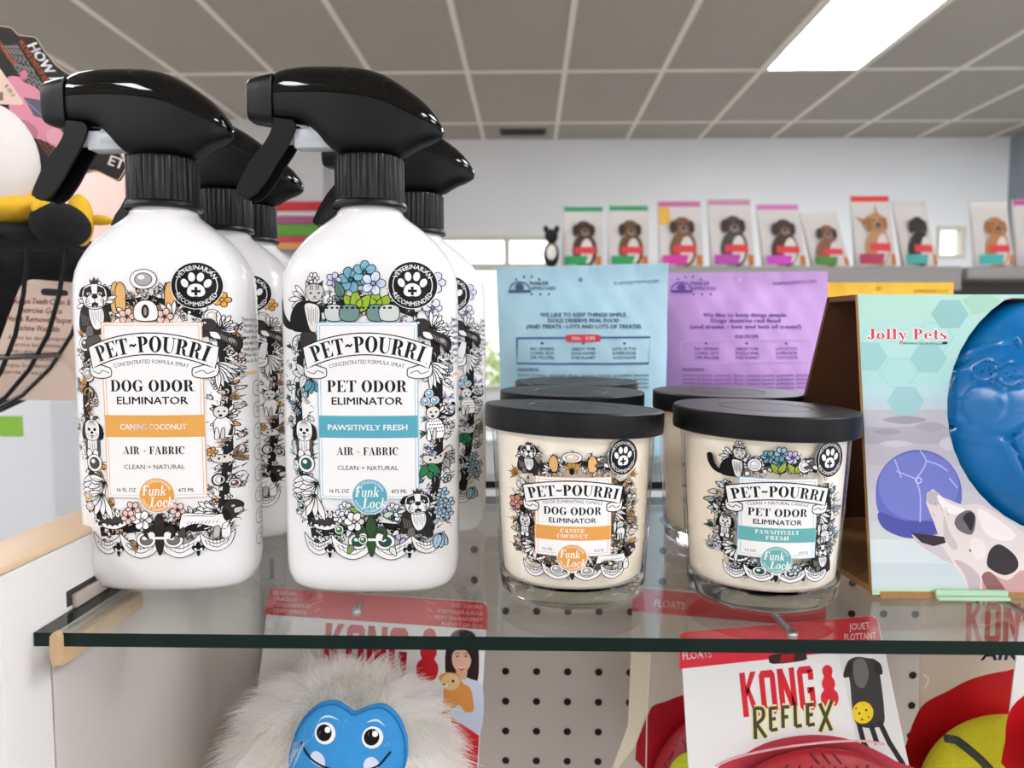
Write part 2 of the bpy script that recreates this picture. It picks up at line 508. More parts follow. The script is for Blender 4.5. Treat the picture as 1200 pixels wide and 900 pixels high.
def clipx(poly, x, sg):
    out = []
    n = len(poly)
    for i in range(n):
        a, b = poly[i], poly[(i + 1) % n]
        da, db = sg * (a[0] - x), sg * (b[0] - x)
        if da >= 0: out.append(a)
        if da * db < 0:
            t = da / (da - db)
            out.append((a[0] + (b[0] - a[0]) * t, a[1] + (b[1] - a[1]) * t))
    return out

# ---------------------------------------------------------------- engraved ornament of the labels
def wing(A, cx, cy, s, rot=0, fx=1, fill=WH, n=6, lw=1.0):
    A.at(cx, cy, s, rot, fx)
    for i in range(n):
        a = R(-80 + i * 105 / (n - 1))
        L = 1 - .06 * i - (.12 if i % 2 else 0)
        c, q = math.cos(a), math.sin(a)
        p = [(0, 0), (.3, -.09), (.7, -.12), (1, -.02), (.75, .09), (.3, .08)]
        A.shape([(x * L * c - y * q, x * L * q + y * c) for x, y in p], fill, lw / s)
    for i in range(8):
        a = R(-72 + i * 13)
        A.stroke([(.06 * math.cos(a), .06 * math.sin(a)), ((.34 + .16 * (i % 2)) * math.cos(a), (.34 + .16 * (i % 2)) * math.sin(a))], 1.1 / s, K, taper=True)
    A.T = None
def leaf(A, cx, cy, s, rot, fill, lw=1.0, wd=1.0, vein=True):
    A.at(cx, cy, s, rot)
    A.shape([(0, 0), (.3, -.26 * wd), (.7, -.2 * wd), (1, 0), (.7, .2 * wd), (.3, .26 * wd)], fill, lw / s)
    if vein: A.stroke([(0, 0), (.85, 0)], .6 / s, K, taper=True)
    A.T = None
def flower(A, cx, cy, s, fill, n=5, mid='e8c98c', rot=0, lw=1.0):
    for i in range(n):
        A.at(cx, cy, s, rot + 360 * i / n)
        A.shape([(.1, 0), (.45, -.36), (.9, -.25), (1, 0), (.9, .25), (.45, .36)], fill, lw / s)
        A.stroke([(.2, 0), (.65, 0)], .6 / s, K, taper=True)
    A.T = None
    A.ell(cx, cy, s * .24, s * .24, K); A.ell(cx, cy, s * .15, s * .15, mid)
def spikes(A, cx, cy, s, rot, spread, n, fill):
    for i in range(n):
        a = rot - spread / 2 + spread * i / max(1, n - 1)
        A.at(cx, cy, s * (1 if i % 2 == 0 else .8), a)
        A.shape([(0, -.05), (.4, -.12), (1, 0), (.4, .12), (0, .05)], fill, .7 / s, smooth=False)
    A.T = None
def crown_top(A, cx, cy, s, rot=0, fill='3a3432'):
    A.at(cx, cy, s, rot)
    A.shape([(-.5, .2), (-.6, -.35), (-.25, -.02), (0, -.5), (.25, -.02), (.6, -.35), (.5, .2)], fill, .8 / s, smooth=False)
    A.T = None
def crown(A, cx, cy, s, rot=-8, fill=WH, gem='8f8a86'):
    A.at(cx, cy, s, rot)
    A.shape([(-.85, .25), (-1.0, -.35), (-.6, -.62), (-.2, -.7), (.2, -.7), (.65, -.6), (1.0, -.35), (.85, .25)], '3b3634', .9 / s)
    for x in (-.72, -.36, 0, .36, .72):
        A.ell(x, -.34 - .12 * (1 - abs(x)), .15, .26, fill); A.ell(x, -.34 - .1 * (1 - abs(x)), .07, .15, gem)
        A.ell(x, -.72 + .22 * abs(x), .09, .09, fill)
    A.shape([(-.95, .15), (0, .38), (.95, .15), (.9, .48), (0, .72), (-.9, .48)], fill, .9 / s)
    for x in (-.6, -.2, .2, .6):
        A.ell(x, .45 - .2 * abs(x), .09, .07, K)
    A.T = None
def fleur(A, cx, cy, s, fill='2a2422', lob=WH):
    A.at(cx, cy, s)
    for f in (-1, 1):
        A.shape([(f * .08, .1), (f * .22, -.35), (f * .62, -.42), (f * .72, -.05), (f * .5, .18), (f * .55, -.08), (f * .4, -.2), (f * .2, .15)], fill, .8 / s)
        A.ell(f * .36, .02, .15, .17, lob)
    A.shape([(0, -1), (.26, -.5), (.14, -.05), (0, .1), (-.14, -.05), (-.26, -.5)], fill, .8 / s)
    A.shape([(-.14, .1), (.14, .1), (.18, .5), (0, .95), (-.18, .5)], fill, .8 / s)
    A.rect(-.3, .08, .3, .2, lob)
    A.T = None
def swag(A, x0, x1, y, d, fill=WH):
    m = (x0 + x1) / 2
    A.T = None
    A.shape([(x0, y), (x0 + (x1 - x0) * .12, y + d * .7), (m, y + d), (x1 - (x1 - x0) * .12, y + d * .7), (x1, y), (x1 - (x1 - x0) * .2, y + d * .3), (m, y + d * .45), (x0 + (x1 - x0) * .2, y + d * .3)], fill, .9)
    for k in range(7):
        x = x0 + (x1 - x0) * (.16 + .11 * k)
        A.stroke([(x, y + d * .42), (x + (m - x) * .2, y + d * .72)], .9, K, taper=True)
    for k in (.62, .8):
        A.stroke([(x0 + (x1 - x0) * .08, y + d * k * .5), (m, y + d * k), (x1 - (x1 - x0) * .08, y + d * k * .5)], .9, K, smooth=True, taper=2)
def orb(A, cx, cy, r, fill='cfcbc8', ry=None):
    ry = ry or r
    A.ell(cx, cy, r, ry, K); A.ell(cx, cy, r - .9, ry - .9, WH); A.ell(cx, cy, r * .66, ry * .66, K); A.ell(cx, cy, r * .6, ry * .6, fill)
    A.ell(cx - r * .15, cy - ry * .2, r * .26, ry * .22, WH)
def mop_dog(A, cx, cy, s):
    """A shaggy little dog sitting up, dark ears."""
    A.at(cx, cy, s)
    A.shape([(-.5, .5), (-.62, 1.2), (-.45, 1.9), (.5, 1.9), (.62, 1.2), (.5, .5)], '55504d', .9 / s)
    A.shape([(-.36, .6), (-.42, 1.3), (-.2, 1.55), (.3, 1.5), (.4, .9), (.3, .55)], WH, .7 / s)
    for x in (-.24, 0, .2): A.stroke([(x, .75), (x * .8, 1.15), (x, 1.5)], .8 / s, K, taper=2)
    for x in (-.3, .24): A.shape([(x - .2, 1.5), (x, 1.3), (x + .22, 1.5), (x + .18, 1.85), (x - .16, 1.85)], WH, .8 / s)
    A.shape([(-.5, -.5), (-.85, -.2), (-.9, .5), (-.55, .62), (-.4, 0)], K, .7 / s)
    A.shape([(.5, -.5), (.85, -.2), (.9, .5), (.55, .62), (.4, 0)], K, .7 / s)
    A.shape([(-.5, -.55), (0, -.75), (.5, -.55), (.62, 0), (.5, .55), (.1, .72), (-.1, .72), (-.5, .55), (-.62, 0)], WH, .8 / s)
    for k in range(7):
        x = -.45 + k * .15
        A.stroke([(x * .3, -.65), (x, -.2)], .7 / s, K, taper=True)
    A.ell(-.24, -.06, .12, .12, K); A.ell(.24, -.06, .12, .12, K)
    A.ell(0, .16, .14, .1, K); A.stroke([(-.2, .42), (0, .34), (.2, .42)], .9 / s, K); A.ell(0, .5, .1, .12, '8f8a86')
    for k in (-.45, -.3, .3, .45): A.stroke([(k, .2), (k * 1.1, .6)], .8 / s, K, taper=True)
    A.T = None
def bulldog(A, cx, cy, s, fx=1, rot=0):
    wing(A, cx - .35 * s * fx, cy - .45 * s, s * .95, 190 if fx > 0 else -10, 1 if fx > 0 else 1, WH, 5)
    wing(A, cx + .45 * s * fx, cy - .5 * s, s * 1.0, -20 if fx > 0 else 200, 1, WH, 6)
    A.at(cx, cy, s, rot, fx)
    A.shape([(-.75, 1), (-.95, .45), (-.7, -.25), (-.2, -.55), (.35, -.4), (.75, .1), (.85, .8), (.7, 1.1)], '24201f', .9 / s)
    A.shape([(-.28, -.3), (.35, -.25), (.5, .3), (.3, .8), (-.05, .85), (-.3, .3)], WH, .7 / s)
    for k in range(7): A.stroke([(-.2 + k * .1, -.15 + (k % 2) * .2), (-.16 + k * .09, .4 + (k % 3) * .12)], .7 / s, K, taper=2)
    for k in range(5): A.stroke([(-.8 + k * .1, .1 + k * .04), (-.7 + k * .09, .7)], .8 / s, '8d8885', taper=2)
    A.shape([(-.5, .75), (-.2, .7), (-.12, 1.15), (-.55, 1.18)], '6b6664', .8 / s)
    A.shape([(.45, .75), (.75, .7), (.85, 1.28), (.5, 1.3)], '24201f', .8 / s)
    for f in (-1, 1): A.shape([(f * .5, -1.2), (f * .78, -1.12), (f * .92, -.8), (f * .74, -.72), (f * .56, -.9)], K, .8 / s)
    A.shape([(-.68, -.72), (-.56, -1.16), (0, -1.34), (.56, -1.16), (.7, -.72), (.52, -.24), (0, -.1), (-.5, -.26)], WH, .9 / s)
    A.poly([(-.62, -.74), (-.56, -1.1), (-.16, -1.26), (-.1, -.9), (-.34, -.66)], '1b1817')
    A.poly([(.64, -.74), (.56, -1.1), (.2, -1.26), (.18, -.9), (.4, -.66)], '1b1817')
    A.ell(-.3, -.86, .1, .07, WH); A.ell(.34, -.86, .1, .07, WH); A.ell(-.3, -.86, .05, .05, K); A.ell(.34, -.86, .05, .05, K)
    A.shape([(-.42, -.62), (-.2, -.8), (.05, -.84), (.3, -.8), (.5, -.62), (.52, -.32), (.3, -.22), (.05, -.36), (-.2, -.22), (-.44, -.32)], WH, .9 / s)
    A.ell(.05, -.72, .17, .11, K); A.stroke([(.05, -.64), (.05, -.4)], .9 / s, K); A.poly([(-.14, -.38), (.05, -.46), (.24, -.38), (.2, -.18), (-.1, -.18)], K); A.ell(.06, -.24, .1, .05, '9b8f8c')
    for k in range(3): A.stroke([(-.5 + k * .06, -.5 + k * .08), (-.3 + k * .05, -.6 + k * .1)], .7 / s, K); A.stroke([(.34 + k * .04, -.6 + k * .1), (.52, -.5 + k * .08)], .7 / s, K)
    A.T = None
    crown_top(A, cx + .02 * s * fx, cy - 1.45 * s, s * .42, -6 * fx)
def cat(A, cx, cy, s):
    wing(A, cx - .1 * s, cy - .45 * s, s * 1.15, 205, 1, WH, 5)
    wing(A, cx + .3 * s, cy - .35 * s, s * 1.0, -30, 1, WH, 6)
    A.at(cx - .06 * s, cy, s, 0, 1.2)
    A.stroke([(-.5, 1.0), (-1.0, .85), (-1.35, .3), (-1.45, -.3)], .38, K, smooth=True)
    A.ell(-1.45, -.32, .18, .2, K)
    A.shape([(-.7, 1.1), (-.75, .45), (-.4, -.2), (.3, -.3), (.65, .1), (.62, .8), (.5, 1.2), (-.3, 1.25)], K, .8 / s)
    A.shape([(-.05, -.15), (.5, -.1), (.62, .35), (.5, 1.18), (.2, 1.2), (.02, .6)], 'dedad6', .7 / s)
    for k in range(6): A.stroke([(.08 + k * .09, 0 + (k % 2) * .1), (.12 + k * .07, .7 + (k % 3) * .12)], .8 / s, K, taper=2)
    A.poly([(.05, -.95), (.0, -1.4), (.28, -1.1)], '3a3634'); A.poly([(.72, -.95), (.78, -1.35), (.48, -1.1)], '3a3634')
    A.shape([(-.02, -.8), (.1, -1.1), (.4, -1.15), (.68, -1.08), (.8, -.78), (.62, -.35), (.4, -.25), (.14, -.36)], 'c9c4c0', .8 / s)
    for k in (.2, .3, .48, .58): A.stroke([(k, -1.1), (k, -.85)], .8 / s, K)
    A.ell(.22, -.7, .07, .045, K); A.ell(.58, -.7, .07, .045, K); A.poly([(.34, -.55), (.46, -.55), (.4, -.47)], K)
    A.stroke([(.28, -.4), (.4, -.46), (.52, -.4)], .8 / s, K)
    A.T = None
    flower(A, cx + .35 * s, cy - 1.45 * s, s * .3, WH, 6, 'bbbbbb')
def leap_dog(A, cx, cy, s, fill='2b2725'):
    """A dark dog on the banner's end, paws to the left, wing behind."""
    wing(A, cx + .1 * s, cy - .35 * s, s * 1.15, -15, 1, WH, 7)
    A.at(cx, cy, s)
    A.shape([(-.7, -.3), (-.2, -.45), (.5, -.1), (1.0, .2), (1.05, .75), (.8, 1.05), (.55, .6), (0, .3), (-.5, .15)], fill, .8 / s)
    A.shape([(-.55, -.2), (-.1, -.2), (.1, .2), (-.3, .15)], WH, .6 / s)
    A.ell(.62, .3, .2, .12, '8c8580', 40)
    for k in range(7): A.stroke([(.1 + k * .12, -.1 + k * .08), (.2 + k * .1, .25 + k * .07)], .8 / s, 'a59f9b', taper=2)
    A.shape([(-.5, .0), (-1.1, .12), (-1.35, .02), (-1.3, -.14), (-.6, -.25)], fill, .8 / s)
    A.stroke([(.85, .9), (1.0, 1.25), (1.1, 1.3)], .16, K); A.shape([(.92, 1.1), (1.14, 1.15), (1.1, 1.4), (.9, 1.35)], WH, .7 / s)
    A.shape([(-.75, -.25), (-1.0, -.5), (-.85, -.95), (-.35, -1.0), (-.1, -.65), (-.25, -.3)], fill, .8 / s)
    A.shape([(-.85, -.55), (-1.2, -.62), (-1.22, -.78), (-.85, -.85)], WH, .7 / s); A.ell(-1.2, -.72, .08, .07, K); A.ell(-.72, -.78, .07, .06, WH)
    A.T = None
def long_dog(A, cx, cy, s):
    """A pale long-bodied dog standing, dark head to the right, wing raised."""
    wing(A, cx + .35 * s, cy - .25 * s, s * 1.0, 215, 1, WH, 6)
    wing(A, cx + .5 * s, cy - .3 * s, s * .8, 190, 1, WH, 5)
    A.at(cx, cy, s)
    A.stroke([(-1.0, 0), (-1.25, .25), (-1.2, .6)], .1, K, smooth=True, taper=True)
    A.shape([(-1.05, .1), (-.9, -.22), (-.3, -.2), (.4, -.1), (.75, -.1), (.95, .25), (.8, .6), (.4, .5), (-.2, .3), (-.7, .35), (-1.0, .6), (-1.1, .4)], WH, .9 / s)
    A.shape([(.7, .4), (.95, .35), (.98, .95), (.66, .98)], WH, .8 / s); A.shape([(.4, .45), (.6, .5), (.55, .95), (.3, .95)], 'b9b2ad', .8 / s)
    A.shape([(-1.05, .5), (-.85, .45), (-.85, .85), (-1.15, .85)], '4a4543', .8 / s)
    for k in range(9): A.stroke([(-.75 + k * .15, .28), (-.62 + k * .15, .1)], .8 / s, K, taper=True)
    A.stroke([(-.9, -.1), (-.3, -.1), (.4, 0)], 1.4 / s, '8d8885', taper=2)
    A.shape([(.72, -.1), (.8, -.6), (1.15, -.72), (1.45, -.45), (1.3, -.05), (1.0, .2)], '2b2725', .8 / s)
    A.shape([(.8, -.35), (.72, -.05), (.85, .25), (1.0, 0)], K, .6 / s); A.ell(1.1, -.42, .06, .05, WH); A.shape([(1.15, -.3), (1.42, -.3), (1.36, -.1), (1.15, -.08)], 'cfc9c4', .6 / s)
    A.T = None
def seated_dog(A, cx, cy, s, spots=False):
    wing(A, cx + .25 * s, cy - .2 * s, s * 1.1, -25, 1, WH, 6)
    A.at(cx, cy, s)
    A.shape([(-.5, .1), (-.1, -.25), (.45, 0), (.7, .6), (.6, 1.3), (.1, 1.35), (-.4, 1.3), (-.55, .7)], WH, .9 / s)
    if spots:
        for k in range(26):
            A.ell(-.35 + (k % 6) * .17 + (k // 6 % 2) * .07, .05 + (k // 6) * .26, .055, .05, K, n=8)
    else:
        A.poly([(.4, .1), (.66, .5), (.58, 1.25), (.3, 1.2), (.5, .6)], '2b2725')
    A.shape([(-.45, .7), (-.3, .6), (-.2, 1.4), (-.5, 1.4)], WH, .8 / s); A.shape([(-.05, .7), (.12, .65), (.1, 1.4), (-.15, 1.4)], 'cfc9c4', .8 / s)
    A.shape([(-.55, -.5), (-.4, -.95), (0, -1.05), (.35, -.85), (.35, -.4), (0, -.1), (-.35, -.2)], 'd8d3ce', .9 / s)
    A.poly([(-.5, -.85), (-.7, -1.2), (-.2, -1.0)], K); A.poly([(.15, -.95), (.4, -1.2), (.42, -.7)], K)
    A.ell(-.22, -.62, .08, .07, K); A.ell(.14, -.62, .08, .07, K); A.ell(-.1, -.32, .12, .09, K)
    A.T = None
def filler(A, pts, wid, n, pal, rnd, dark='141111'):
    """Packed leaves, petals, curls and beads along a path."""
    A.T = None
    seg_l = [math.dist(a, b) for a, b in zip(pts, pts[1:])]
    tot = sum(seg_l)
    A.stroke(pts, wid * .34, dark, smooth=False)
    for k in range(n):
        d = (k + rnd.random()) / n * tot
        for (a, b), l in zip(zip(pts, pts[1:]), seg_l):
            if d <= l: break
            d -= l
        t = min(1, d / l)
        nx, ny = -(b[1] - a[1]) / l, (b[0] - a[0]) / l
        off = rnd.uniform(-.5, .5) * wid
        x, y = a[0] + (b[0] - a[0]) * t + nx * off, a[1] + (b[1] - a[1]) * t + ny * off
        c = rnd.choice(pal)
        q = rnd.random()
        ang = math.degrees(math.atan2(ny * off, nx * off)) + rnd.uniform(-60, 60)
        if q < .45: leaf(A, x, y, rnd.uniform(6, 11), ang, c)
        elif q < .62: spikes(A, x, y, rnd.uniform(7, 11), ang, 70, 4, c)
        elif q < .76: flower(A, x, y, rnd.uniform(4, 6), c, 5, WH, rnd.uniform(0, 70))
        elif q < .88: orb(A, x, y, rnd.uniform(2.6, 4.2), c)
        else:
            A.ring(x, y, rnd.uniform(3, 5), 1.0, K, ang, ang + 250)
            A.ell(x, y, 1.6, 1.6, c)
        for j in range(4):
            a0, L = R(ang + rnd.uniform(-80, 80)), rnd.uniform(4, 8)
            x1, y1 = x + rnd.uniform(-6, 6), y + rnd.uniform(-6, 6)
            A.stroke([(x1, y1), (x1 + L * .5 * math.cos(a0) + 1.2, y1 + L * .5 * math.sin(a0) - 1.2), (x1 + L * math.cos(a0), y1 + L * math.sin(a0))], rnd.uniform(.9, 1.7), K if j else WH, taper=True)
def badge(A, cx, cy, r, rx=None):
    rx = rx or r
    f = rx / r
    A.at(cx, cy, 1, 0, f)
    A.ell(0, 0, r, r, WH, n=40); A.ell(0, 0, r * .975, r * .975, K, n=40)
    for a in (-28, 152): A.ring(0, 0, r * .80, r * .035, WH, a, a + 56)
    A.ell(0, r * .19, r * .33, r * .27, WH); A.ell(-r * .13, r * .27, r * .22, r * .2, WH); A.ell(r * .13, r * .27, r * .22, r * .2, WH)
    for x, y, ro in ((-.44, -.1, -25), (-.17, -.36, -8), (.17, -.36, 8), (.44, -.1, 25)):
        A.ell(x * r, y * r, r * .135, r * .19, WH, ro)
    A.rect(-r * .055, r * .06, r * .055, r * .42, K); A.rect(-r * .18, r * .185, r * .18, r * .295, K)
    A.T = None
    for txt, wp, y in (('VETERINARIAN', r * .68, -r * .72), ('RECOMMENDED', -r * .84, r * .80)):
        tr, w = font_tris(txt, .02)
        hh = r * .19
        k = (r * 1.72) / (w * hh)
        sg = 1 if wp > 0 else -1
        rr = abs(wp)
        tris = []
        for t in tr:
            q = []
            for x, yy in t:
                X, Y = (x - w / 2) * hh * k, (yy - .5) * hh
                th = X / (r * .75)
                rad = r * .78 + sg * Y
                q.append((cx + rad * math.sin(th) * f, cy - sg * rad * math.cos(th)))
            tris.append(q)
        A.add(tris, WH)
def seal(A, cx, cy, r, col, script=True):
    A.ell(cx, cy, r, r, WH, n=36); A.ell(cx, cy, r * .95, r * .95, col, n=36)
    for txt, sg in (('UNCONDITIONAL', 1), ('ODOR GUARANTEE', -1)):
        tr, w = font_tris(txt, .01)
        hh = r * .16
        tris = []
        for t in tr:
            q = []
            for x, yy in t:
                th = (x - w / 2) * hh * 1.05 / (r * .8)
                rad = r * .80 + sg * (yy - .5) * hh
                q.append((cx + rad * math.sin(th), cy - sg * rad * math.cos(th)))
            tris.append(q)
        A.add(tris, WH)
    A.glyphs(dict(SERIF), 'Funk', cx - r * .16, cy - r * .27, r * .56, WH, width=r * 1.3, slant=.22, gap=.05)
    A.glyphs(dict(SERIF), 'Lock', cx + r * .24, cy + r * .36, r * .56, WH, width=r * 1.3, slant=.22, gap=.05)
def banner(A, cx, yt, half, hgt, sag, curl):
    """The arched ribbon: a band between two arcs, a rolled end below each side."""
    rr = half * half / (2 * sag)
    def arc(x, y): return y + rr - math.sqrt(rr * rr - x * x)
    n = 18
    xs = [-half + 2 * half * k / n for k in range(n + 1)]
    for f in (-1, 1):
        x1 = cx + f * half
        y0 = arc(half, yt)
        A.shape([(x1 - f * curl * 1.5, y0 + hgt * .92), (x1 - f * curl * .2, y0 + hgt * .75), (x1 - f * curl * .15, y0 + hgt * 1.3), (x1 - f * curl * .9, y0 + hgt * 1.45), (x1 - f * curl * 1.7, y0 + hgt * 1.35), (x1 - f * curl * 1.75, y0 + hgt * 1.02)], WH, 1.2)
        A.stroke([(x1 - f * curl * 1.6, y0 + hgt * 1.2), (x1 - f * curl * 1.1, y0 + hgt * 1.08), (x1 - f * curl * .8, y0 + hgt * 1.22), (x1 - f * curl * .3, y0 + hgt * 1.1)], .9, K, smooth=True)
    top = [(cx + x, arc(x, yt)) for x in xs]
    bot = [(cx + x * .94, arc(x, yt + hgt)) for x in reversed(xs)]
    pts = top + bot
    A.poly(pts, WH)
    A.stroke(pts + pts[:2], 1.3, K)
    return rr
def panel(A, x0, y0, x1, y1, line, w=1.2):
    A.rect(x0, y0, x1, y1, WH)
    A.stroke([(x0, y0), (x1, y0), (x1, y1), (x0, y1), (x0, y0)], w, line)
    A.stroke([(x0 + 3, y0 + 3), (x1 - 3, y0 + 3), (x1 - 3, y1 - 3), (x0 + 3, y1 - 3), (x0 + 3, y0 + 3)], w * .8, line)
DOGPAL = [WH, WH, 'e6e1db', 'd9c4b4', 'e9c1b2', 'dba04f', '8a6d52', WH]
PETPAL = [WH, WH, 'dfe5ea', 'a9c6d6', '5f9bb0', '2e6d68', '23503f', 'c9c3e2', WH]
def bottle_art(kind):
    dog = kind == 'dog'
    A = Art(325, 300, 540, 670)
    rnd = random.Random(3 if dog else 11)
    pal = DOGPAL if dog else PETPAL
    line = 'e3a874' if dog else '8fb9d0'
    band = 'dc9f4e' if dog else '53a2b4'
    # borders
    filler(A, [(352, 400), (346, 470), (350, 560), (362, 620)], 28, 62, pal, rnd)
    filler(A, [(508, 380), (512, 450), (512, 540), (502, 625)], 30, 72, pal, rnd)
    filler(A, [(360, 628), (400, 622), (432, 618), (470, 622), (505, 620)], 34, 70, pal, rnd)
    filler(A, [(366, 366), (400, 358), (432, 352), (470, 362), (490, 370)], 28, 46, pal, rnd)
    # drapery at the foot
    for x0, x1, d in ((352, 388, 26), (386, 436, 30), (432, 482, 30), (480, 516, 24)):
        swag(A, x0, x1, 628, d)
    for x in (384, 478): fleur(A, x, 648, 9, K)
    crown(A, 380, 612, 16)
    for cx in (418, 450): orb(A, cx, 636, 12, '6f6a68' if dog else '1f4a44', 10)
    fleur(A, 434, 630, 26, '2a211d' if dog else '2d4a2a')
    flower(A, 414, 612, 12, WH if not dog else 'f4f1ec', 6, 'bdb6b0')
    if dog:
        for x, y in ((404, 598), (456, 600), (398, 608)): flower(A, x, y, 9, 'ecc7bd', 5, '3a2f2c', 20)
        spikes(A, 408, 642, 13, 150, 80, 5, 'a9855a'); spikes(A, 380, 594, 12, 200, 90, 5, 'dba04f')
    else:
        for x, y in ((404, 596), (460, 598), (396, 606), (468, 606)): flower(A, x, y, 8, 'e2e6ee', 6, 'c9d4a0', 20)
        for x, y, a in ((412, 640, 120), (456, 642, 60), (420, 600, 200), (448, 606, -20), (402, 618, 160)): leaf(A, x, y, 13, a, '7da05a' if a > 100 else 'dfe8dc')
        for x, y in ((396, 622), (424, 634)): orb(A, x, y, 6, '3c7a3c')
    # left column
    for k in range(4): leaf(A, 360 - k, 560 + k * 9, 24 - k, 160 + k * 9, WH, wd=.7)
    wing(A, 370, 566, 34, 170, 1, WH, 7)
    wing(A, 366, 580, 34, 150, 1, WH, 6)
    mop_dog(A, 354, 506, 17)
    orb(A, 356, 545, 11, '4a4543' if dog else '1d4f4c')
    orb(A, 347, 586, 6, 'dba04f' if dog else '1d4f4c'); orb(A, 349, 597, 6, 'e9c1b2' if dog else '173f3a')
    A.ring(352, 462, 9, 2.0, K, 150, 400); A.ring(352, 462, 6.5, 1.6, 'b9a06a' if dog else '8fb0b8', 150, 400)
    if dog:
        orb(A, 352, 440, 9, 'b9aea6'); spikes(A, 350, 452, 14, 200, 90, 5, 'c98f3f'); orb(A, 349, 404, 9, '55504d')
        A.shape([(352, 398), (366, 392), (372, 404), (368, 416), (354, 414)], '55504d', 1)
        spikes(A, 346, 396, 13, 250, 60, 5, 'dba04f')
    else:
        for a in (150, 190, 230, 110): leaf(A, 356, 440, 17, a, 'd5d6d3')
        for a in (60, 90, 120): leaf(A, 364, 446, 16, a, '4f8fa0')
        A.ring(350, 404, 11, 1.2, K, 60, 320); A.shape([(352, 392), (368, 390), (372, 400), (364, 420), (354, 418)], '2e2a28', 1)
    # right column
    for k in range(8): A.stroke([(502, 440), (506 + k * 3, 456 + (k % 3) * 4)], 1.2, K, taper=True); A.stroke([(512, 420), (514 + k * 2.2, 446 - k * 2)], 1.6, WH, taper=True); A.stroke([(512, 421), (515 + k * 2.2, 448 - k * 2)], .8, K, taper=True)
    for k in range(6): leaf(A, 504, 426 + k * 2, 22, 20 + k * 14, WH, wd=.5)
    seated_dog(A, 507, 494, 16, not dog)
    A.at(510, 534, 1, -18)
    A.shape([(-15, -4), (0, 2), (15, -4), (15, 6), (0, 12), (-15, 6)], 'd8d2cc', 1.1)
    for x in (-9, -3, 3, 9): A.ell(x, 4, 1.3, 1.5, K)
    A.T = None
    if dog:
        spikes(A, 516, 540, 17, -20, 90, 5, '8a6d52'); flower(A, 496, 532, 6, 'dba04f', 5); A.ring(502, 566, 8, 2, K); A.ring(503, 566, 5, 1.6, 'b9b2ad')
        spikes(A, 514, 470, 15, -25, 60, 4, 'a9805a'); orb(A, 517, 572, 6, '6a4a40')
    else:
        for a in (-30, 0, 35, 70): leaf(A, 518, 540, 14, a, 'a9aca8')
        for a in (-100, -60, -140): leaf(A, 500, 546, 18, a + 180, '2f7a4a')
        for x, y in ((502, 462), (508, 470), (498, 471)): orb(A, x, y, 5.5, '6fa3c6')
        A.stroke([(514, 486), (526, 490), (530, 480), (526, 474)], 2.4, K, smooth=True)
        for x, y in ((514, 590), (522, 596), (512, 602), (520, 608), (516, 582)): flower(A, x, y, 7, 'a5c3d6', 5, 'dfe8ee', x)
        for a in (60, 80, 100): leaf(A, 510, 630, 18, a, 'a5c3d6')
    # top row
    if dog:
        for x in (392, 398, 456): A.shape([(x - 5, 366), (x - 6, 340), (x, 332), (x + 6, 342), (x + 5, 366)], 'd9a96a', 1)
        wing(A, 408, 372, 24, 190, 1, WH, 5); wing(A, 458, 372, 24, 255, 1, WH, 5)
        spikes(A, 426, 372, 26, -90, 110, 9, 'a98a52')
        orb(A, 425, 329, 16, 'a7a5a6', 12); orb(A, 427, 348, 5, '55504d')
        for f in (-1, 1): flower(A, 427 + f * 22, 372, 10, 'e9c1b2', 5, '4a3b36')
        A.shape([(416, 376), (414, 362), (422, 354), (434, 354), (441, 362), (439, 376)], WH, 1.1); A.ell(427, 366, 4.5, 8, K); A.ell(427, 366, 2, 5, '8a8684')
        flower(A, 510, 352, 9, 'e3a23f', 5); orb(A, 500, 372, 9, 'd7cfc8')
        bulldog(A, 365, 366, 24)
        leap_dog(A, 506, 394, 19)
    else:
        for a in (-130, -50, -95): leaf(A, 421, 366, 24, a, '93b02f', wd=1.1); leaf(A, 444, 366, 24, a, '93b02f', wd=1.1)
        for x in (394, 412, 444, 458): A.shape([(x - 9, 376), (x - 11, 362), (x, 358), (x + 11, 362), (x + 9, 376)], 'c8ccc8' if x % 4 else '6d8a86', 1)
        for k in range(30): A.ell(384 + (k * 37 % 80), 362 + (k * 13 % 13), 1.3, 1.3, K, n=8)
        flower(A, 414, 330, 15, '6fa3b5', 6, '35606e', 10); flower(A, 430, 322, 14, '7aaec0', 6, '35606e', 30); flower(A, 440, 334, 14, 'ccd6ea', 5, '8aa0b8', 0)
        flower(A, 394, 330, 9, 'cfc8e6', 5, '8a86a0'); leaf(A, 404, 350, 20, -110, '55786e'); leaf(A, 460, 352, 18, -70, 'dfe5ea')
        flower(A, 508, 332, 13, 'cfc8e6', 6, '77718f'); flower(A, 506, 362, 11, 'd5dbe4', 6, '77718f')
        cat(A, 361, 361, 23)
        leap_dog(A, 504, 394, 19, '24201f')
    # the plate with its words
    panel(A, 374, 379, 489, 585, line)
    if dog: long_dog(A, 486, 610, 26)
    else: bulldog(A, 487, 606, 20, 1)
    badge(A, 484, 336, 27.5)
    rr = banner(A, 431, 391, 75, 25, 16, 16)
    if dog: A.at()
    A.T = None
    A.glyphs(SERIF, 'PET~POURRI', 431.5, 404, 18.5, K, width=133, warp=rr)
    A.text('CONCENTRATED FORMULA SPRAY', 431, 424, 4.8, K, width=88, bold=.012, warp=rr)
    A.glyphs(SERIF, 'DOG ODOR' if dog else 'PET ODOR', 431, 452.5, 13.5, K, width=97 if dog else 93)
    A.text('ELIMINATOR', 431, 469.5, 9, K, width=82, bold=.03)
    A.rect(374.5, 487, 488.5, 513, band)
    A.text('CANINE COCONUT' if dog else 'PAWSITIVELY FRESH', 431, 500.5, 6.8, WH, width=77 if dog else 92, bold=.03)
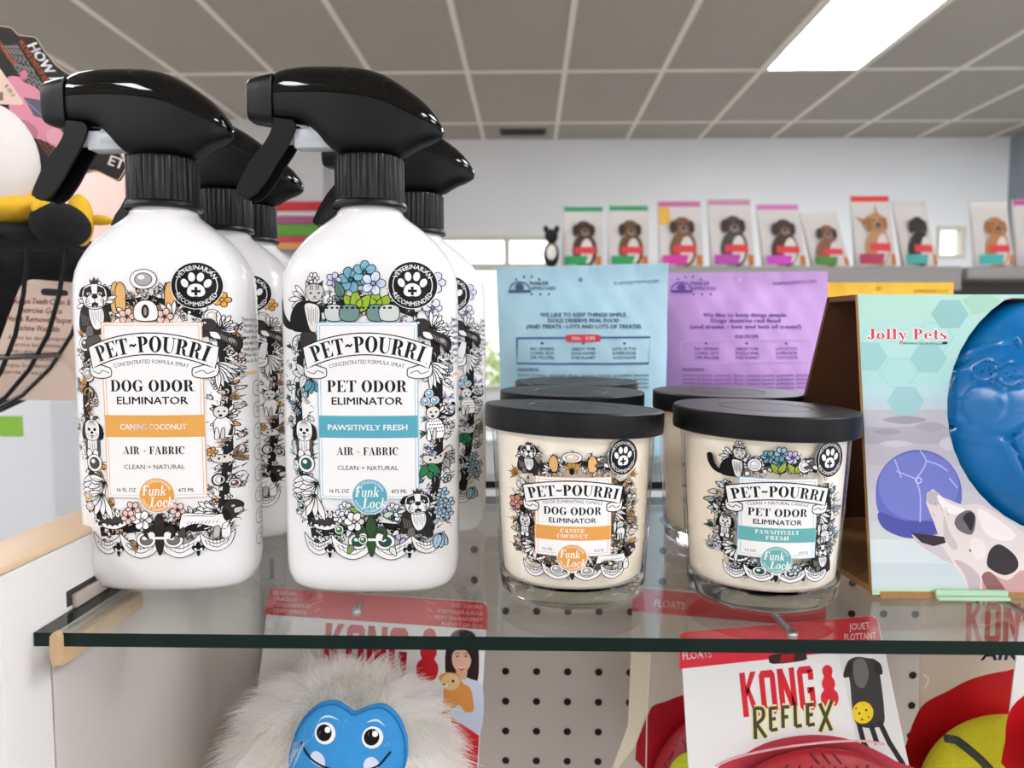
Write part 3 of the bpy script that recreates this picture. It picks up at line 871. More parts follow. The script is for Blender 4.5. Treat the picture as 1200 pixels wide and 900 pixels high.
    A.glyphs(SERIF, 'AIR + FABRIC', 431, 528.5, 9.2, K, width=72)
    A.text('CLEAN + NATURAL', 431, 548, 5.4, K, width=71, bold=.01)
    A.text('16 FL OZ', 397, 575.5, 4.6, K, width=23, bold=.02)
    A.text('473 ML', 467, 576, 4.6, K, width=18, bold=.02)
    seal(A, 433, 582, 21.5, 'dd9a45' if dog else '55a3b5')
    return A
def side_art():
    """Small print and round marks that run down the bottle's edge."""
    A = Art(0, 0, 60, 320)
    for k, t in enumerate(('There once was', 'named Lori', 'The stink prob', 'was solved', 'But with this', 'smells good as', 'Now he is', 'as can be')):
        A.text(t, 24, 20 + k * 7.2, 5, K, bold=.015)
    A.rect(8, 84, 34, 88, 'e3b67c')
    for k in range(8):
        y = 106 + k * 27
        A.ring(34, y, 10.5, 1.0, '4a4644')
        A.rect(30, y - 4, 38, y - 3, '4a4644'); A.rect(31, y + 3, 37, y + 4, '4a4644'); A.rect(33.4, y - 4, 34.6, y + 4, '4a4644')
        if k == 1: A.poly([(30, y + 4), (34, y - 5), (38, y + 4)], 'c98a52')
    return A
def candle_art(kind):
    dog = kind == 'dog'
    A = Art(570, 500, 775, 700)
    rnd = random.Random(5 if dog else 13)
    pal = DOGPAL if dog else PETPAL
    line = 'e3a874' if dog else '8fb9d0'
    filler(A, [(620, 570), (612, 610), (616, 650)], 19, 46, pal, rnd)
    filler(A, [(728, 566), (734, 600), (730, 650)], 20, 46, pal, rnd)
    filler(A, [(622, 660), (650, 666), (690, 666), (722, 660)], 14, 38, pal, rnd)
    filler(A, [(630, 548), (672, 540), (716, 550)], 17, 32, pal, rnd)
    for x0, x1 in ((617, 643), (638, 674), (670, 706), (702, 730)): swag(A, x0, x1, 660, 19)
    crown(A, 632, 652, 10)
    orb(A, 655, 667, 8, 'a9a5a2' if dog else '24504a', 6); orb(A, 688, 668, 8, 'a9a5a2' if dog else '24504a', 6)
    fleur(A, 672, 668, 11, '241c18')
    wing(A, 630, 640, 20, 170, 1, WH, 6)
    mop_dog(A, 618, 614, 10)
    for k in range(6): leaf(A, 720, 596 + k * 3, 16, 10 + k * 16, WH, wd=.5)
    seated_dog(A, 727, 622, 9, not dog)
    A.ring(612, 592, 6, 1.2, K, 0, 300)
    if dog:
        spikes(A, 733, 610, 14, -25, 80, 5, 'a9855a'); spikes(A, 606, 560, 12, 200, 120, 6, 'b07a3a'); flower(A, 606, 594, 9, 'd98f7a', 5, WH)
        spikes(A, 740, 560, 10, -10, 80, 4, 'c98f3f'); spikes(A, 672, 552, 15, -90, 120, 8, 'c99a4a')
        for x in (650, 694): A.shape([(x - 4, 552), (x - 5, 540), (x, 534), (x + 5, 540), (x + 4, 552)], 'd9a96a', .9)
        orb(A, 671, 536, 12, 'd9c8a8', 6.5); A.ell(671, 552, 3, 4, K)
        wing(A, 648, 552, 15, 190, 1, WH, 5)
        bulldog(A, 620, 542, 13.5)
        leap_dog(A, 712, 546, 11, '6a6562')
        long_dog(A, 716, 652, 17)
    else:
        for x, y, c in ((660, 534, '6f9aa5'), (674, 530, '9fb8c8'), (686, 534, 'bfb4dc'), (672, 540, '5f97a8')): flower(A, x, y, 8, c, 6, '35606e')
        for a in (-130, -60): leaf(A, 672, 552, 14, a, '98a83f'); leaf(A, 690, 552, 14, a, '98a83f')
        for x in (646, 700): orb(A, x, 544, 8, 'c9ccc9')
        orb(A, 604, 646, 5, '2a4a44'); leaf(A, 606, 590, 12, 170, '9fb0a8'); leaf(A, 738, 600, 12, -20, '8fa0a0')
        cat(A, 624, 542, 14)
        leap_dog(A, 714, 546, 11, '55504d')
        bulldog(A, 722, 652, 12, 1)
        flower(A, 690, 664, 7, 'b9ccd6', 6)
    panel(A, 632, 558, 713, 650, line, 1.0)
    badge(A, 729, 537, 21.5, 17.5)
    rr = banner(A, 672, 562, 54, 20, 8, 10)
    A.glyphs(SERIF, 'PET~POURRI', 672.5, 572.5, 12.5, K, width=98, warp=rr)
    A.text('ODOR ELIMINATING CANDLE' if dog else 'CLEAN + NATURAL CANDLE', 672, 585.5, 3.6, K, width=64, bold=.006, warp=rr)
    A.glyphs(SERIF, 'DOG ODOR' if dog else 'PET ODOR', 672, 597, 9, K, width=62)
    A.text('ELIMINATOR', 672, 608, 6, K, width=50, bold=.03)
    A.rect(632.5, 615, 712.5, 631.5, 'dc9a4e' if dog else '62a9a6')
    A.glyphs(SERIF, 'CANINE' if dog else 'PAWSITIVELY', 672, 619.8, 4.6, WH, width=26 if dog else 46, gap=.08)
    A.glyphs(SERIF, 'COCONUT' if dog else 'FRESH', 672, 626.4, 4.6, WH, width=33 if dog else 24, gap=.08)
    A.text('7.5 OZ', 645, 643, 3, K, width=11); A.text('212 G', 700, 643.5, 3, K, width=10)
    seal(A, 672, 652, 16.5, 'dd9a45' if dog else '66aaa8')
    return A

# ================================================================ the room
GZ = 1.1642                      # top of the front glass shelf
BACK_Y = 6.7
CEIL_Z = W(600, 163.5, BACK_Y).z
GX = W(567, 162, BACK_Y).x       # one ceiling-grid line
XL, XR = -5.6, W(1181, 230, BACK_Y).x
Y0 = -3.6
m_wall = mat('wall_paint', 'f0f0f0', .7, noise=.03, nscale=3)
m_wall2 = mat('wall_paint_blue_grey', '8f9aa0', .7, noise=.03, nscale=3)
m_ceil = mat('ceiling_tile', 'b2aa9e', .9, noise=.16, nscale=60, bump=.25)
m_grid = mat('ceiling_grid', 'f4ecdc', .5)
m_floor = mat('floor_vinyl', '8c8984', .35, noise=.08, nscale=6)

bm = new(); box(bm, (XL - .2, Y0, -.1), (XR + .2, BACK_Y + .2, 0)); tag(obj('floor', bm, m_floor), kind='structure')
# ceiling slab with one opening per lamp
LAMPS = [(GX + 3 * .61, 3.72), (GX + 3 * .61, .06), (GX + 3 * .61, -2.4), (GX - 3 * .61, 1.28), (GX - 3 * .61, -2.4), (GX + 8 * .61, 1.28), (GX - 6 * .61, 3.72), (GX - 7 * .61, .06), (GX + 6 * .61, 3.72), (GX + 5 * .61, -1.16), (GX - 5 * .61, -1.16)]  # unseen side panels, far end and behind the viewer, added to brighten wall and shelf
bm = new()
box(bm, (XL - .2, Y0, CEIL_Z), (XR + .2, BACK_Y + .2, CEIL_Z + .12))
ceiling = tag(obj('ceiling', bm, m_ceil), kind='structure')
bm = new()
k0, k1 = int((XL - GX) / .61) - 1, int((XR - GX) / .61) + 1
for k in range(k0, k1 + 1):
    x = GX + k * .61
    if XL < x < XR: box(bm, (x - .016, Y0, CEIL_Z - .007), (x + .016, BACK_Y, CEIL_Z + .001))
y = 4.94 - 1.22 * 7
while y < BACK_Y:
    if y > Y0: box(bm, (XL, y - .016, CEIL_Z - .0065), (XR, y + .016, CEIL_Z + .001))
    y += 1.22
tag(obj('ceiling_grid', bm, m_grid, ceiling), kind='structure')
m_diff = mat('lamp_diffuser', 'f6f8ff', .4, emit=LAMP_POWER)
m_lf = mat('lamp_frame', 'e6e0d2', .4)
lamp_words = ['lit rectangular ceiling light panel above the pet food shelf', 'lit ceiling light panel straight above the glass shelf', 'lit ceiling light panel behind the viewer, same row as the visible one',
              'lit ceiling light panel above the wire basket', 'lit ceiling light panel behind the viewer above the basket side', 'lit ceiling light panel by the blue-grey wall', 'added unseen ceiling light panel far left, brightening the back wall', 'lit ceiling light panel far left, beside the basket aisle', 'added unseen ceiling light panel on the far right, brightening the back wall', 'added ceiling light panel behind the viewer, softening the shelf light from the right', 'added ceiling light panel behind the viewer, softening the shelf light from the left']
for (x, y), wds in zip(LAMPS, lamp_words):
    t = thing('ceiling_light', wds, 'ceiling light', (x + .305, y + .61, CEIL_Z))
    t['group'] = 'ceiling light panels'
    bm = new()
    for lo, hi in (((-.293, -.598, -.012), (-.27, .598, -.0005)), ((.27, -.598, -.012), (.293, .598, -.0005)), ((-.27, -.598, -.012), (.27, -.575, -.0005)), ((-.27, .575, -.012), (.27, .598, -.0005))):
        box(bm, lo, hi, bevel=.002)
    obj('frame', bm, m_lf, t)
    bm = new(); box(bm, (-.27, -.575, -.009), (.27, .575, -.001)); obj('diffuser', bm, m_diff, t)
t = thing('ceiling_vent', 'small dark slotted vent in the ceiling near the back wall', 'vent', W(613, 155, 6.42))
t.location.z = CEIL_Z
bm = new(); box(bm, (-.19, -.09, -.012), (.19, .09, -.0005), bevel=.003); obj('frame', bm, mat('vent_grey', '4a4640', .6), t)
bm = new()
for k in range(6): box(bm, (-.17, -.075 + k * .027, -.016), (.17, -.062 + k * .027, -.011))
obj('louvre', bm, mat('vent_dark', '2b2926', .6), t)

# back wall with two window openings
wA = (W(500, 276, BACK_Y).x, W(652, 276, BACK_Y).x, .75, W(600, 277, BACK_Y).z)
wB = (W(1097, 276, BACK_Y).x, W(1131, 276, BACK_Y).x, W(1110, 303, BACK_Y).z, W(1110, 265, BACK_Y).z)
bm = new()
def wl(x0, x1, z0, z1): box(bm, (x0, BACK_Y, z0), (x1, BACK_Y + .15, z1))
wl(XL, wA[0], 0, CEIL_Z); wl(wA[0], wA[1], 0, wA[2]); wl(wA[0], wA[1], wA[3], CEIL_Z); wl(wA[1], wB[0], 0, CEIL_Z)
wl(wB[0], wB[1], 0, wB[2]); wl(wB[0], wB[1], wB[3], CEIL_Z); wl(wB[1], XR, 0, CEIL_Z)
tag(obj('wall_back', bm, m_wall), kind='structure')
bm = new(); box(bm, (XR, 3.0, 0), (XR + .15, BACK_Y + .15, CEIL_Z)); tag(obj('wall_right', bm, m_wall2), kind='structure')
bm = new(); box(bm, (XL - .15, Y0, 0), (XL, BACK_Y + .15, CEIL_Z)); tag(obj('wall_left', bm, m_wall), kind='structure')
FW = [(-4.8, -2.6, .35, 2.45), (-.96, -.80, .35, 2.3), (.9, 3.6, .35, 2.45)]  # unseen wall added so its openings shape the daylight and reflections
bm = new(); xx = XL
for a_, b_, z0_, z1_ in FW:
    box(bm, (xx, Y0 - .15, 0), (a_, Y0, CEIL_Z)); box(bm, (a_, Y0 - .15, 0), (b_, Y0, z0_)); box(bm, (a_, Y0 - .15, z1_), (b_, Y0, CEIL_Z)); xx = b_
box(bm, (xx, Y0 - .15, 0), (XR, Y0, CEIL_Z)); tag(obj('wall_front_added', bm, m_wall), kind='structure')
bm = new(); box(bm, (XR, Y0 - .15, 0), (XR + .15, 2.999, CEIL_Z)); tag(obj('wall_right_front', bm, m_wall), kind='structure')
for a_, b_, z0_, z1_ in FW[::2]:
    ld = bpy.data.lights.new('daylight_portal', 'AREA'); ld.shape = 'RECTANGLE'; ld.size, ld.size_y = b_ - a_, z1_ - z0_
    ld.cycles.is_portal = True
    lo = bpy.data.objects.new('daylight_portal', ld); COL.objects.link(lo); lo.location = ((a_ + b_) / 2, Y0 - .16, (z0_ + z1_) / 2); lo.rotation_euler = (math.pi / 2, 0, 0)
m_wf = mat('window_frame', 'd8d2c2', .5)
m_pane = clear_mat('window_glass', (.97, .98, .97), 1.45)
for i, (w, mull) in enumerate(((wA, True), (wB, False))):
    x0, x1, z0, z1 = w
    bm = new()
    f = .03
    box(bm, (x0, BACK_Y - .02, z1 - f), (x1, BACK_Y + .08, z1)); box(bm, (x0, BACK_Y - .02, z0), (x1, BACK_Y + .08, z0 + f))
    box(bm, (x0, BACK_Y - .02, z0 + f), (x0 + f, BACK_Y + .08, z1 - f)); box(bm, (x1 - f, BACK_Y - .02, z0 + f), (x1, BACK_Y + .08, z1 - f))
    if mull:
        xm = W(594, 290, BACK_Y).x; zm = W(594, 313, BACK_Y).z
        box(bm, (xm - .022, BACK_Y - .02, z0 + f), (xm + .022, BACK_Y + .08, z1 - f)); box(bm, (x0 + f, BACK_Y - .018, zm - .03), (x1 - f, BACK_Y + .078, zm + .03))
    wo = tag(obj('window_%d' % (i + 1), bm, m_wf), kind='structure')
    bm = new(); box(bm, (x0 + .01, BACK_Y + .03, z0 + .01), (x1 - .01, BACK_Y + .034, z1 - .01)); tag(obj('window_pane', bm, m_pane, wo), kind='structure')
# greenery outside
rnd = random.Random(4)
vs, fs, mi = [], [], []
for k in range(5200):
    x = rnd.uniform(-3.0, 1.6); z = rnd.uniform(-.04, 1.25 + .25 * math.sin(x * 3) + .15 * math.sin(x * 7.7)); y = rnd.uniform(8.6, 9.6)
    a, b = rnd.uniform(0, 6.3), rnd.uniform(-.8, .8)
    u = Vector((math.cos(a), math.sin(a) * .5, b)).normalized() * .06; v = Vector((-math.sin(a) * .3, .4, rnd.uniform(.3, 1))).normalized() * .035
    c = Vector((x, y, z)); n = len(vs)
    vs += [c - u, c + v, c + u, c - v]; fs.append((n, n + 1, n + 2, n + 3)); mi.append(rnd.randrange(3))
me = bpy.data.meshes.new('hedge'); me.from_pydata([tuple(v) for v in vs], [], fs); me.polygons.foreach_set('material_index', mi)
hd = link('hedge', me, None, [mat('leaf_green', '9fb36a', .6), mat('leaf_pale', 'c3cf9a', .6), mat('leaf_deep', '7d9552', .6)])
tag(hd, 'green leafy hedge outside beyond the back window', 'hedge', kind='stuff')
bm = new(); box(bm, (-9, BACK_Y + .2, -.12), (9, 14, -.02)); tag(obj('ground', bm, mat('paving', 'b5b0a6', .9, noise=.1, nscale=5)), kind='structure')

# partition with warm wall light put into its pink, and grey-white pillar on the left, far
bm = new(); a, b = W(80, 300, 2.6), W(150, 300, 2.6); box(bm, (a.x - .35, 2.6, 0), (b.x, 2.9, W(100, 172, 2.6).z)); tag(obj('partition_warm', bm, mat('partition_warm_tint', 'c9aca0', .7, noise=.03, nscale=4)), kind='structure')
bpy.data.objects['partition_warm'].name = 'trim_1'
bm = new(); a, b = W(345, 300, 6.0), W(380, 300, 6.0); box(bm, (a.x - .5, 6.0, 0), (b.x, 6.3, CEIL_Z)); tag(obj('trim_2', bm, mat('pillar_white', 'd2d1d1', .7, noise=.03, nscale=4)), kind='structure')

# ================================================================ the far gondola with bags of dog food
GY = 3.4
gz = W(850, 313, GY).z
gx0, gx1 = W(634, 313, GY).x, W(1122, 313, GY).x
m_gon = mat('gondola_grey', '8f8c89', .5, noise=.05, nscale=8)
m_gond = mat('gondola_dark', '4b4846', .6, noise=.05, nscale=8)
g = thing('gondola_shelf', 'grey metal gondola shelving whose top carries the row of dog food bags', 'shelving', ((gx0 + gx1) / 2, GY + .2, 0))
def gl(p): return (p[0] - g.location.x, p[1] - g.location.y, p[2])
zb = W(850, 341, GY).z
bm = new(); box(bm, gl((gx0, GY - .04, zb)), gl((gx1, GY + .42, gz)), bevel=.006); obj('top_shelf', bm, m_gon, g)
bm = new(); box(bm, gl((gx0, GY + .36, .12)), gl((gx1, GY + .4, zb - .0005))); obj('back_panel', bm, mat('gondola_back', '7d7976', .6), g)
for z in (.45, .85):
    bm = new(); box(bm, gl((gx0, GY, z)), gl((gx1, GY + .358, z + .03)), bevel=.004); obj('lower_shelf', bm, m_gon, g)
for x in (gx0 + .02, (gx0 + gx1) / 2, gx1 - .02):
    bm = new(); box(bm, gl((x - .015, GY + .402, 0)), gl((x + .015, GY + .44, zb - .001)), bevel=.002); obj('upright', bm, m_gond, g)
bm = new(); box(bm, gl((gx0, GY - .02, 0)), gl((gx1, GY + .4, .118)), bevel=.004); obj('base', bm, m_gond, g)
g2 = thing('gondola_shelf', 'dark grey gondola shelving beside the blue-grey wall, holding the last two food bags', 'shelving', (0, 0, 0))
q0, q1 = W(1131, 313, GY).x, W(1290, 313, GY).x
bm = new(); box(bm, (q0, GY - .02, W(1150, 327, GY).z), (q1, GY + .42, W(1150, 313, GY).z), bevel=.004); obj('top_shelf', bm, m_gon, g2)
bm = new(); box(bm, (q0, GY + .3, 0), (q1, GY + .4, W(1150, 327, GY).z - .0005)); obj('back_panel', bm, m_gond, g2)
bm = new(); box(bm, (q0, GY, .0), (q1, GY + .298, .12)); obj('base', bm, m_gond, g2)

def pouch(bm, pts, depth, f, nx=10, ny=12):
    """A filled bag: outline pts = [TL, TR, BR, BL] in photo pixels, bulging to depth/2 front and back; f(x, y, d) -> point."""
    (ax, ay), (bx, by), (cx, cy), (dx, dy) = pts
    grid = {}
    for side in (1, -1):
        for j in range(ny + 1):
            for i in range(nx + 1):
                u, v = i / nx, j / ny
                edge = i in (0, nx) or j in (0, ny)
                if side < 0 and edge: grid[side, i, j] = grid[1, i, j]; continue
                x = (ax + (bx - ax) * u) * (1 - v) + (dx + (cx - dx) * u) * v
                y = (ay + (by - ay) * u) * (1 - v) + (dy + (cy - dy) * u) * v
                grid[side, i, j] = bm.verts.new(f(x, y, side * depth * bulge(u, v)))
        for j in range(ny):
            for i in range(nx):
                q = [grid[side, i, j], grid[side, i + 1, j], grid[side, i + 1, j + 1], grid[side, i, j + 1]]
                bm.faces.new(q if side > 0 else q[::-1])
def bulge(u, v):
    return .012 + .49 * (max(0, math.sin(math.pi * u)) ** .55) * min(1, max(0, (v - .08) / .45)) ** .8 * min(1, (1 - v) / .02 if v > .98 else 1)
FOOD = [  # left, right at foot, top y, tilt in px, stripe, panel colour, dog, name
 (658, 706, 240, 2, '3f9a6a', '2f9a5c', '4a3328', 'green-topped food bag with a small dark hound, first in the row'),
 (712, 760, 239, 1, '3f9a6a', '2f9a5c', '6a4a30', 'green-topped food bag with a brown beagle, second in the row'),
 (772, 824, 234, -2, 'c56a9a', 'd23a9a', '7a5236', 'pink-topped food bag with a curly brown dog and yellow corner'),
 (832, 884, 232, -4, 'c58aa8', 'b64aa8', '4b4440', 'pink-topped food bag with a grey terrier'),
 (893, 944, 238, -8, 'cf74b4', 'c84ab8', '4f3424', 'leaning pink-topped food bag with a dark brown dog'),
 (950, 994, 247, -14, 'd8d4d0', '4f8a3a', '8a5a48', 'slumped white food bag with a green panel and red collar'),
 (1001, 1048, 228, -6, 'd9433a', 'b23a5a', 'b98a5a', 'tall red-topped food bag with a big-eared tan dog'),
 (1056, 1096, 234, -12, 'cfcac6', '4aa8a0', '2f2d2d', 'white food bag with a black spaniel'),
 (1139, 1184, 235, -4, 'ddd8d2', '45b0ac', 'b57a4a', 'white food bag with a golden retriever and teal panel'),
 (1187, 1236, 233, -2, 'c05a9a', 'c9c4d4', '9a5a3a', 'pink-edged food bag cut by the frame edge, last in the row')]
m_bag = mat('food_bag_white', 'd6d0ca', .35, noise=.03, nscale=20)
for i, (l, r, top, tl, stripe, pan, fur, words_) in enumerate(FOOD):
    foot = 312.5
    Yb = GY + .06
    base = W((l + r) / 2, foot, Yb); base.z = gz + .0005
    t = thing('dog_food_bag', words_, 'bag of dog food', base, 0, 'bags of dry dog food on the far shelf')
    dz = base.z - W((l + r) / 2, foot, Yb).z
    def f(x, y, d, base=base, Yb=Yb):
        p_ = W(x, y, Yb)
        return Vector((p_.x, Yb - d, base.z + p_.z - W(x, 312.5, Yb).z)) - base
    P4 = [(l + tl, top), (r + tl - 2, top), (r, foot), (l, foot)]
    bm = new(); pouch(bm, P4, .085, f, 8, 10); obj('pouch', bm, m_bag, t, 0)
    A = Art(l - 30, top - 5, r + 30, foot + 5, .5)
    w, h = r - l, foot - top
    def q(u, v): return (l + w * u + tl * (1 - v), top + h * v)
    def pq(*uv, c): A.poly([q(*p) for p in uv], c)
    for k_ in range(14): pq((.01, .005 + k_ * .07), (.98, .005 + k_ * .07), (.98, .005 + (k_ + 1) * .07), (.01, .005 + (k_ + 1) * .07), c='d6d0ca')
    pq((.02, .01), (.96, .01), (.96, .09), (.02, .09), c=stripe)
    if i == 2: pq((.02, .1), (.25, .1), (.25, .36), (.02, .36), c='e8b44a')
    cx, cy = q(.5, .40)
    if i == 6:
        A.poly([q(.22, .42), q(.05, .3), q(.4, .38)], fur); A.poly([q(.5, .38), q(.56, .12), q(.66, .4)], fur)
    A.ell(cx + 1, cy + h * .34, w * .30, h * .28, fur); A.ell(*q(.58, .75), w * .15, h * .2, 'd8d0c8')
    A.ell(cx, cy - 1, w * .21, h * .13, fur)
    for s_ in (-1, 1): A.ell(cx + s_ * w * .2, cy + 1, w * .075, h * .10, '3a2a22' if i not in (6, 8) else 'a06a3a')
    A.ell(cx + 1, cy + h * .05, w * .10, h * .06, '8f7a6a' if i != 7 else '45403d'); A.ell(cx + 1, cy + h * .03, w * .045, h * .025, K)
    for s_ in (-1, 1): A.ell(cx + s_ * w * .085, cy - h * .04, w * .025, h * .015, K)
    pq((.28, .68), (.80, .68), (.80, .79), (.28, .79), c='d8414a')
    pq((.06, .82), (.62, .82), (.56, .96), (.06, .96), c=pan); pq((.80, .82), (.95, .82), (.95, .97), (.80, .97), c='c9763a')
    def fm(x, y, P4=P4, f=f):
        (ax, ay), (bx, _), (cx_, cy_), (dx, _) = P4
        v = (y - ay) / (cy_ - ay); xl = ax + (dx - ax) * v; xr = bx + (cx_ - bx) * v
        u = (x - xl) / (xr - xl)
        return f(x, y, .085 * bulge(min(1, max(0, u)), min(1, max(0, v)))), Vector((0, -1, 0))
    A.build('print', fm, t, strip=4, step=1.3e-3, h0=.003, inkf=matte_ink)
# dark ornament left of the bags
base = W(646, 312.5, GY); base.z = gz + .0005
t = thing('plush_toy', 'small black and white plush toy at the left end of the food bag row', 'plush toy', base)
bm = new(); ball(bm, (0, 0, .055), (.035, .035, .056)); obj('body', bm, mat('plush_black', '1c1a1a', .9), t)
bm = new(); ball(bm, (0, 0, .135), (.03, .03, .032)); ball(bm, (-.024, 0, .165), (.012, .008, .016)); ball(bm, (.024, 0, .165), (.012, .008, .016)); obj('head', bm, mat('plush_black', '1c1a1a', .9), t)
bm = new(); ball(bm, (0, -.03, .062), (.022, .012, .034)); obj('belly', bm, mat('plush_white', 'e4ddd4', .9), t)
# packets seen between the sprayers
pk = thing('packet_display', 'blurred red, pink and green packets on the white pillar between the spray heads', 'packet display', W(351, 290, 5.9))
for j, (y0, y1, c) in enumerate(((236, 247, 'c8323a'), (247.4, 253, 'd8d0d0'), (253.4, 262, 'a8527a'), (262.4, 277, '5f9a3a'), (277.4, 284, 'c83a52'), (284.4, 292, 'd99a5a'))):
    a, b = W(318, y1, 5.9), W(379, y0, 5.9)
    bm = new(); o = pk.location
    box(bm, (a.x - o.x, 0, a.z - o.z), (b.x - o.x, .08, b.z - o.z), bevel=.004); obj('packet', bm, matte_ink(c), pk)
bm = new(); a, b = W(318, 294, 5.9), W(381, 292.2, 5.9); box(bm, (a.x - o.x, -.02, a.z - o.z), (b.x - o.x, .0995, b.z - o.z)); obj('tray', bm, m_gon, pk)

# ================================================================ the near rack: white end panel, pegboard, glass shelves
m_pan = mat('rack_white', 'cfccc8', .45, noise=.02, nscale=8)
m_beige = mat('rack_edge_beige', 'cdb190', .45, noise=.03, nscale=10)
m_in = mat('rack_inner', 'b9b2ab', .5, noise=.03, nscale=6)
m_peg = mat('pegboard_grey', 'b8aea5', .6, noise=.03, nscale=10)
m_hole = mat('peg_hole_dark', '0c0a09', .9)
m_slot = mat('slot_dark', '2d2623', .8)
PX = W(30, 750, .322).x           # inner face of the end panel
PEGY = .61
rack = thing('display_rack', 'white metal display rack with end panel, pegboard back and beige shelf clip', 'display rack', (PX, PEGY, 0))
def rl(p): return (p[0] - PX, p[1] - PEGY, p[2])
YF = W(2, 667, .3).y
# end panel: the front corner stands nearer than the glass
yf = .307
zt = W(3, 667, yf).z
zt2 = zt
bm = new()
ey = .62
box(bm, rl((PX - .028, yf, 0)), rl((PX, ey, zt - .0035)), mi=0, bevel=.0012)
obj('end_panel', bm, m_pan, rack)
bm = new(); box(bm, rl((PX - .0285, yf - .0005, zt - .0034)), rl((PX + .0004, ey, zt)), bevel=.0012); obj('end_panel_cap', bm, m_beige, rack)
# slot in the panel above the glass
s0, s1 = W(52, 703, .345).y, .60
bm = new(); box(bm, rl((PX - .004, .352, GZ + .0015)), rl((PX + .00025, s1, GZ + .0098)), bevel=.0008); obj('slot', bm, m_slot, rack)
bm = new(); box(bm, rl((PX + .0001, .356, GZ + .0003)), rl((PX + .0028, s1 - .005, GZ + .0072)), bevel=.0008); obj('slot_strip', bm, mat('slot_strip_grey', 'a59c93', .4), rack)
# inner cheek, set a little proud behind the seam
bm = new(); box(bm, rl((PX + .0002, .338, 0)), rl((PX + .0016, PEGY - .001, GZ - .0075)), bevel=.0006); obj('inner_cheek', bm, m_in, rack)
# pegboard with drilled holes
px1 = 1.0
bm = new(); box(bm, rl((PX - .002, PEGY, .2)), rl((px1, PEGY + .006, GZ - .009))); obj('pegboard', bm, m_peg, rack)
bm = new()
hx0, hz0 = W(592.5, 786.5, PEGY).x, W(592.5, 786.5, PEGY).z
nh = 0
for i in range(-14, 24):
    for j in range(-12, 8):
        x, z = hx0 + i * .0254, hz0 + j * .0254
        if x < PX + .03 or x > px1 - .01 or z > GZ - .014 or z < .85: continue
        q = [bm.verts.new(Vector(rl((x + .0031 * math.cos(a), PEGY - .0002, z + .0031 * math.sin(a))))) for a in (2 * math.pi * k / 14 for k in range(14))]
        bm.faces.new(q)
obj('peg_hole', bm, m_hole, rack)['kind'] = 'stuff'
bm = new()
box(bm, rl((W(318, 700, PEGY).x - .012, PEGY - .004, .2)), rl((W(318, 700, PEGY).x + .012, PEGY - .0005, GZ - .009)), bevel=.001)
obj('upright', bm, mat('upright_grey', '9a938c', .5), rack)
bm = new()
for j in range(1): box(bm, rl((W(320.5, 664, PEGY).x - .0016, PEGY - .0046, W(320, 676, PEGY).z - j * .05)), rl((W(320.5, 664, PEGY).x + .0016, PEGY - .0039, W(320, 653, PEGY).z - j * .05)))
obj('upright_slot', bm, m_slot, rack)
bm = new(); box(bm, rl((PX, PEGY - .003, GZ - .0085)), rl((px1, PEGY + .05, GZ - .0065)), bevel=.0006); obj('top_rail', bm, m_pan, rack)
bm = new(); box(bm, rl((PX, .34, 0)), rl((px1, PEGY + .3, .2)), bevel=.002); obj('base', bm, m_pan, rack)
bm = new()
pr = [(58, 745), (61, 741), (68, 742), (70, 752), (71, 762), (90, 771), (101, 760), (104, 764), (96, 772), (72, 781), (62, 780), (58, 768)]
extrude_poly(bm, [(58, 746), (61, 742.5), (66, 743), (69, 748), (70, 778), (64, 781.5), (60, 777), (57.5, 768)], 0, .004, lambda x, y, d: Vector(rl(W(x, y, .3235) + Vector((0, d, 0)))))
p0 = W(64, 771, .3275)
box(bm, rl((p0.x - .002, .3275, W(64, 781, .3275).z)), rl((p0.x + .0035, .40, GZ - .0068)), bevel=.0008)
obj('shelf_clip', bm, mat('clip_beige', 'c2a27c', .45), rack)
bm = new(); box(bm, rl((PX + .006, .33, .2)), rl((PX + .0075, .338, GZ - .0075))); 
bm.free()
# glass shelves
m_gt = clear_mat('shelf_glass', (.975, .99, .98), 1.5, .01)
m_ge = mat('shelf_glass_edge', '021a15', .3, spec=.25)
def glass(name_label, x0, x1, y0, y1, z, th):
    bm = new(); box(bm, (x0, y0, z - th), (x1, y1, z))
    bm.normal_update()
    for f in bm.faces: f.material_index = 0 if abs(f.normal.z) > .9 else 1
    return tag(obj('glass_shelf', bm, [m_gt, m_ge], None, 0), name_label, 'glass shelf')
glass('clear glass shelf with dark green edge carrying the sprays and candles', PX + .0004, .95, W(620, 744.5, .32).y * 0 + .327, .605, GZ, .0062)
glass('second glass shelf behind the candles carrying the coloured treat pouches', PX + .05, .95, .665, .98, GZ, .0062)
for x in (PX + .08, .3, .9):
    bm = new(); box(bm, rl((x - .004, .655, GZ - .03)), rl((x + .004, .95, GZ - .0064)), bevel=.001); obj('rear_bracket', bm, m_pan, rack)
    bm = new(); box(bm, rl((x - .006, .6165, .2)), rl((x + .006, .6549, GZ - .008)), bevel=.001); obj('rear_post', bm, m_pan, rack)

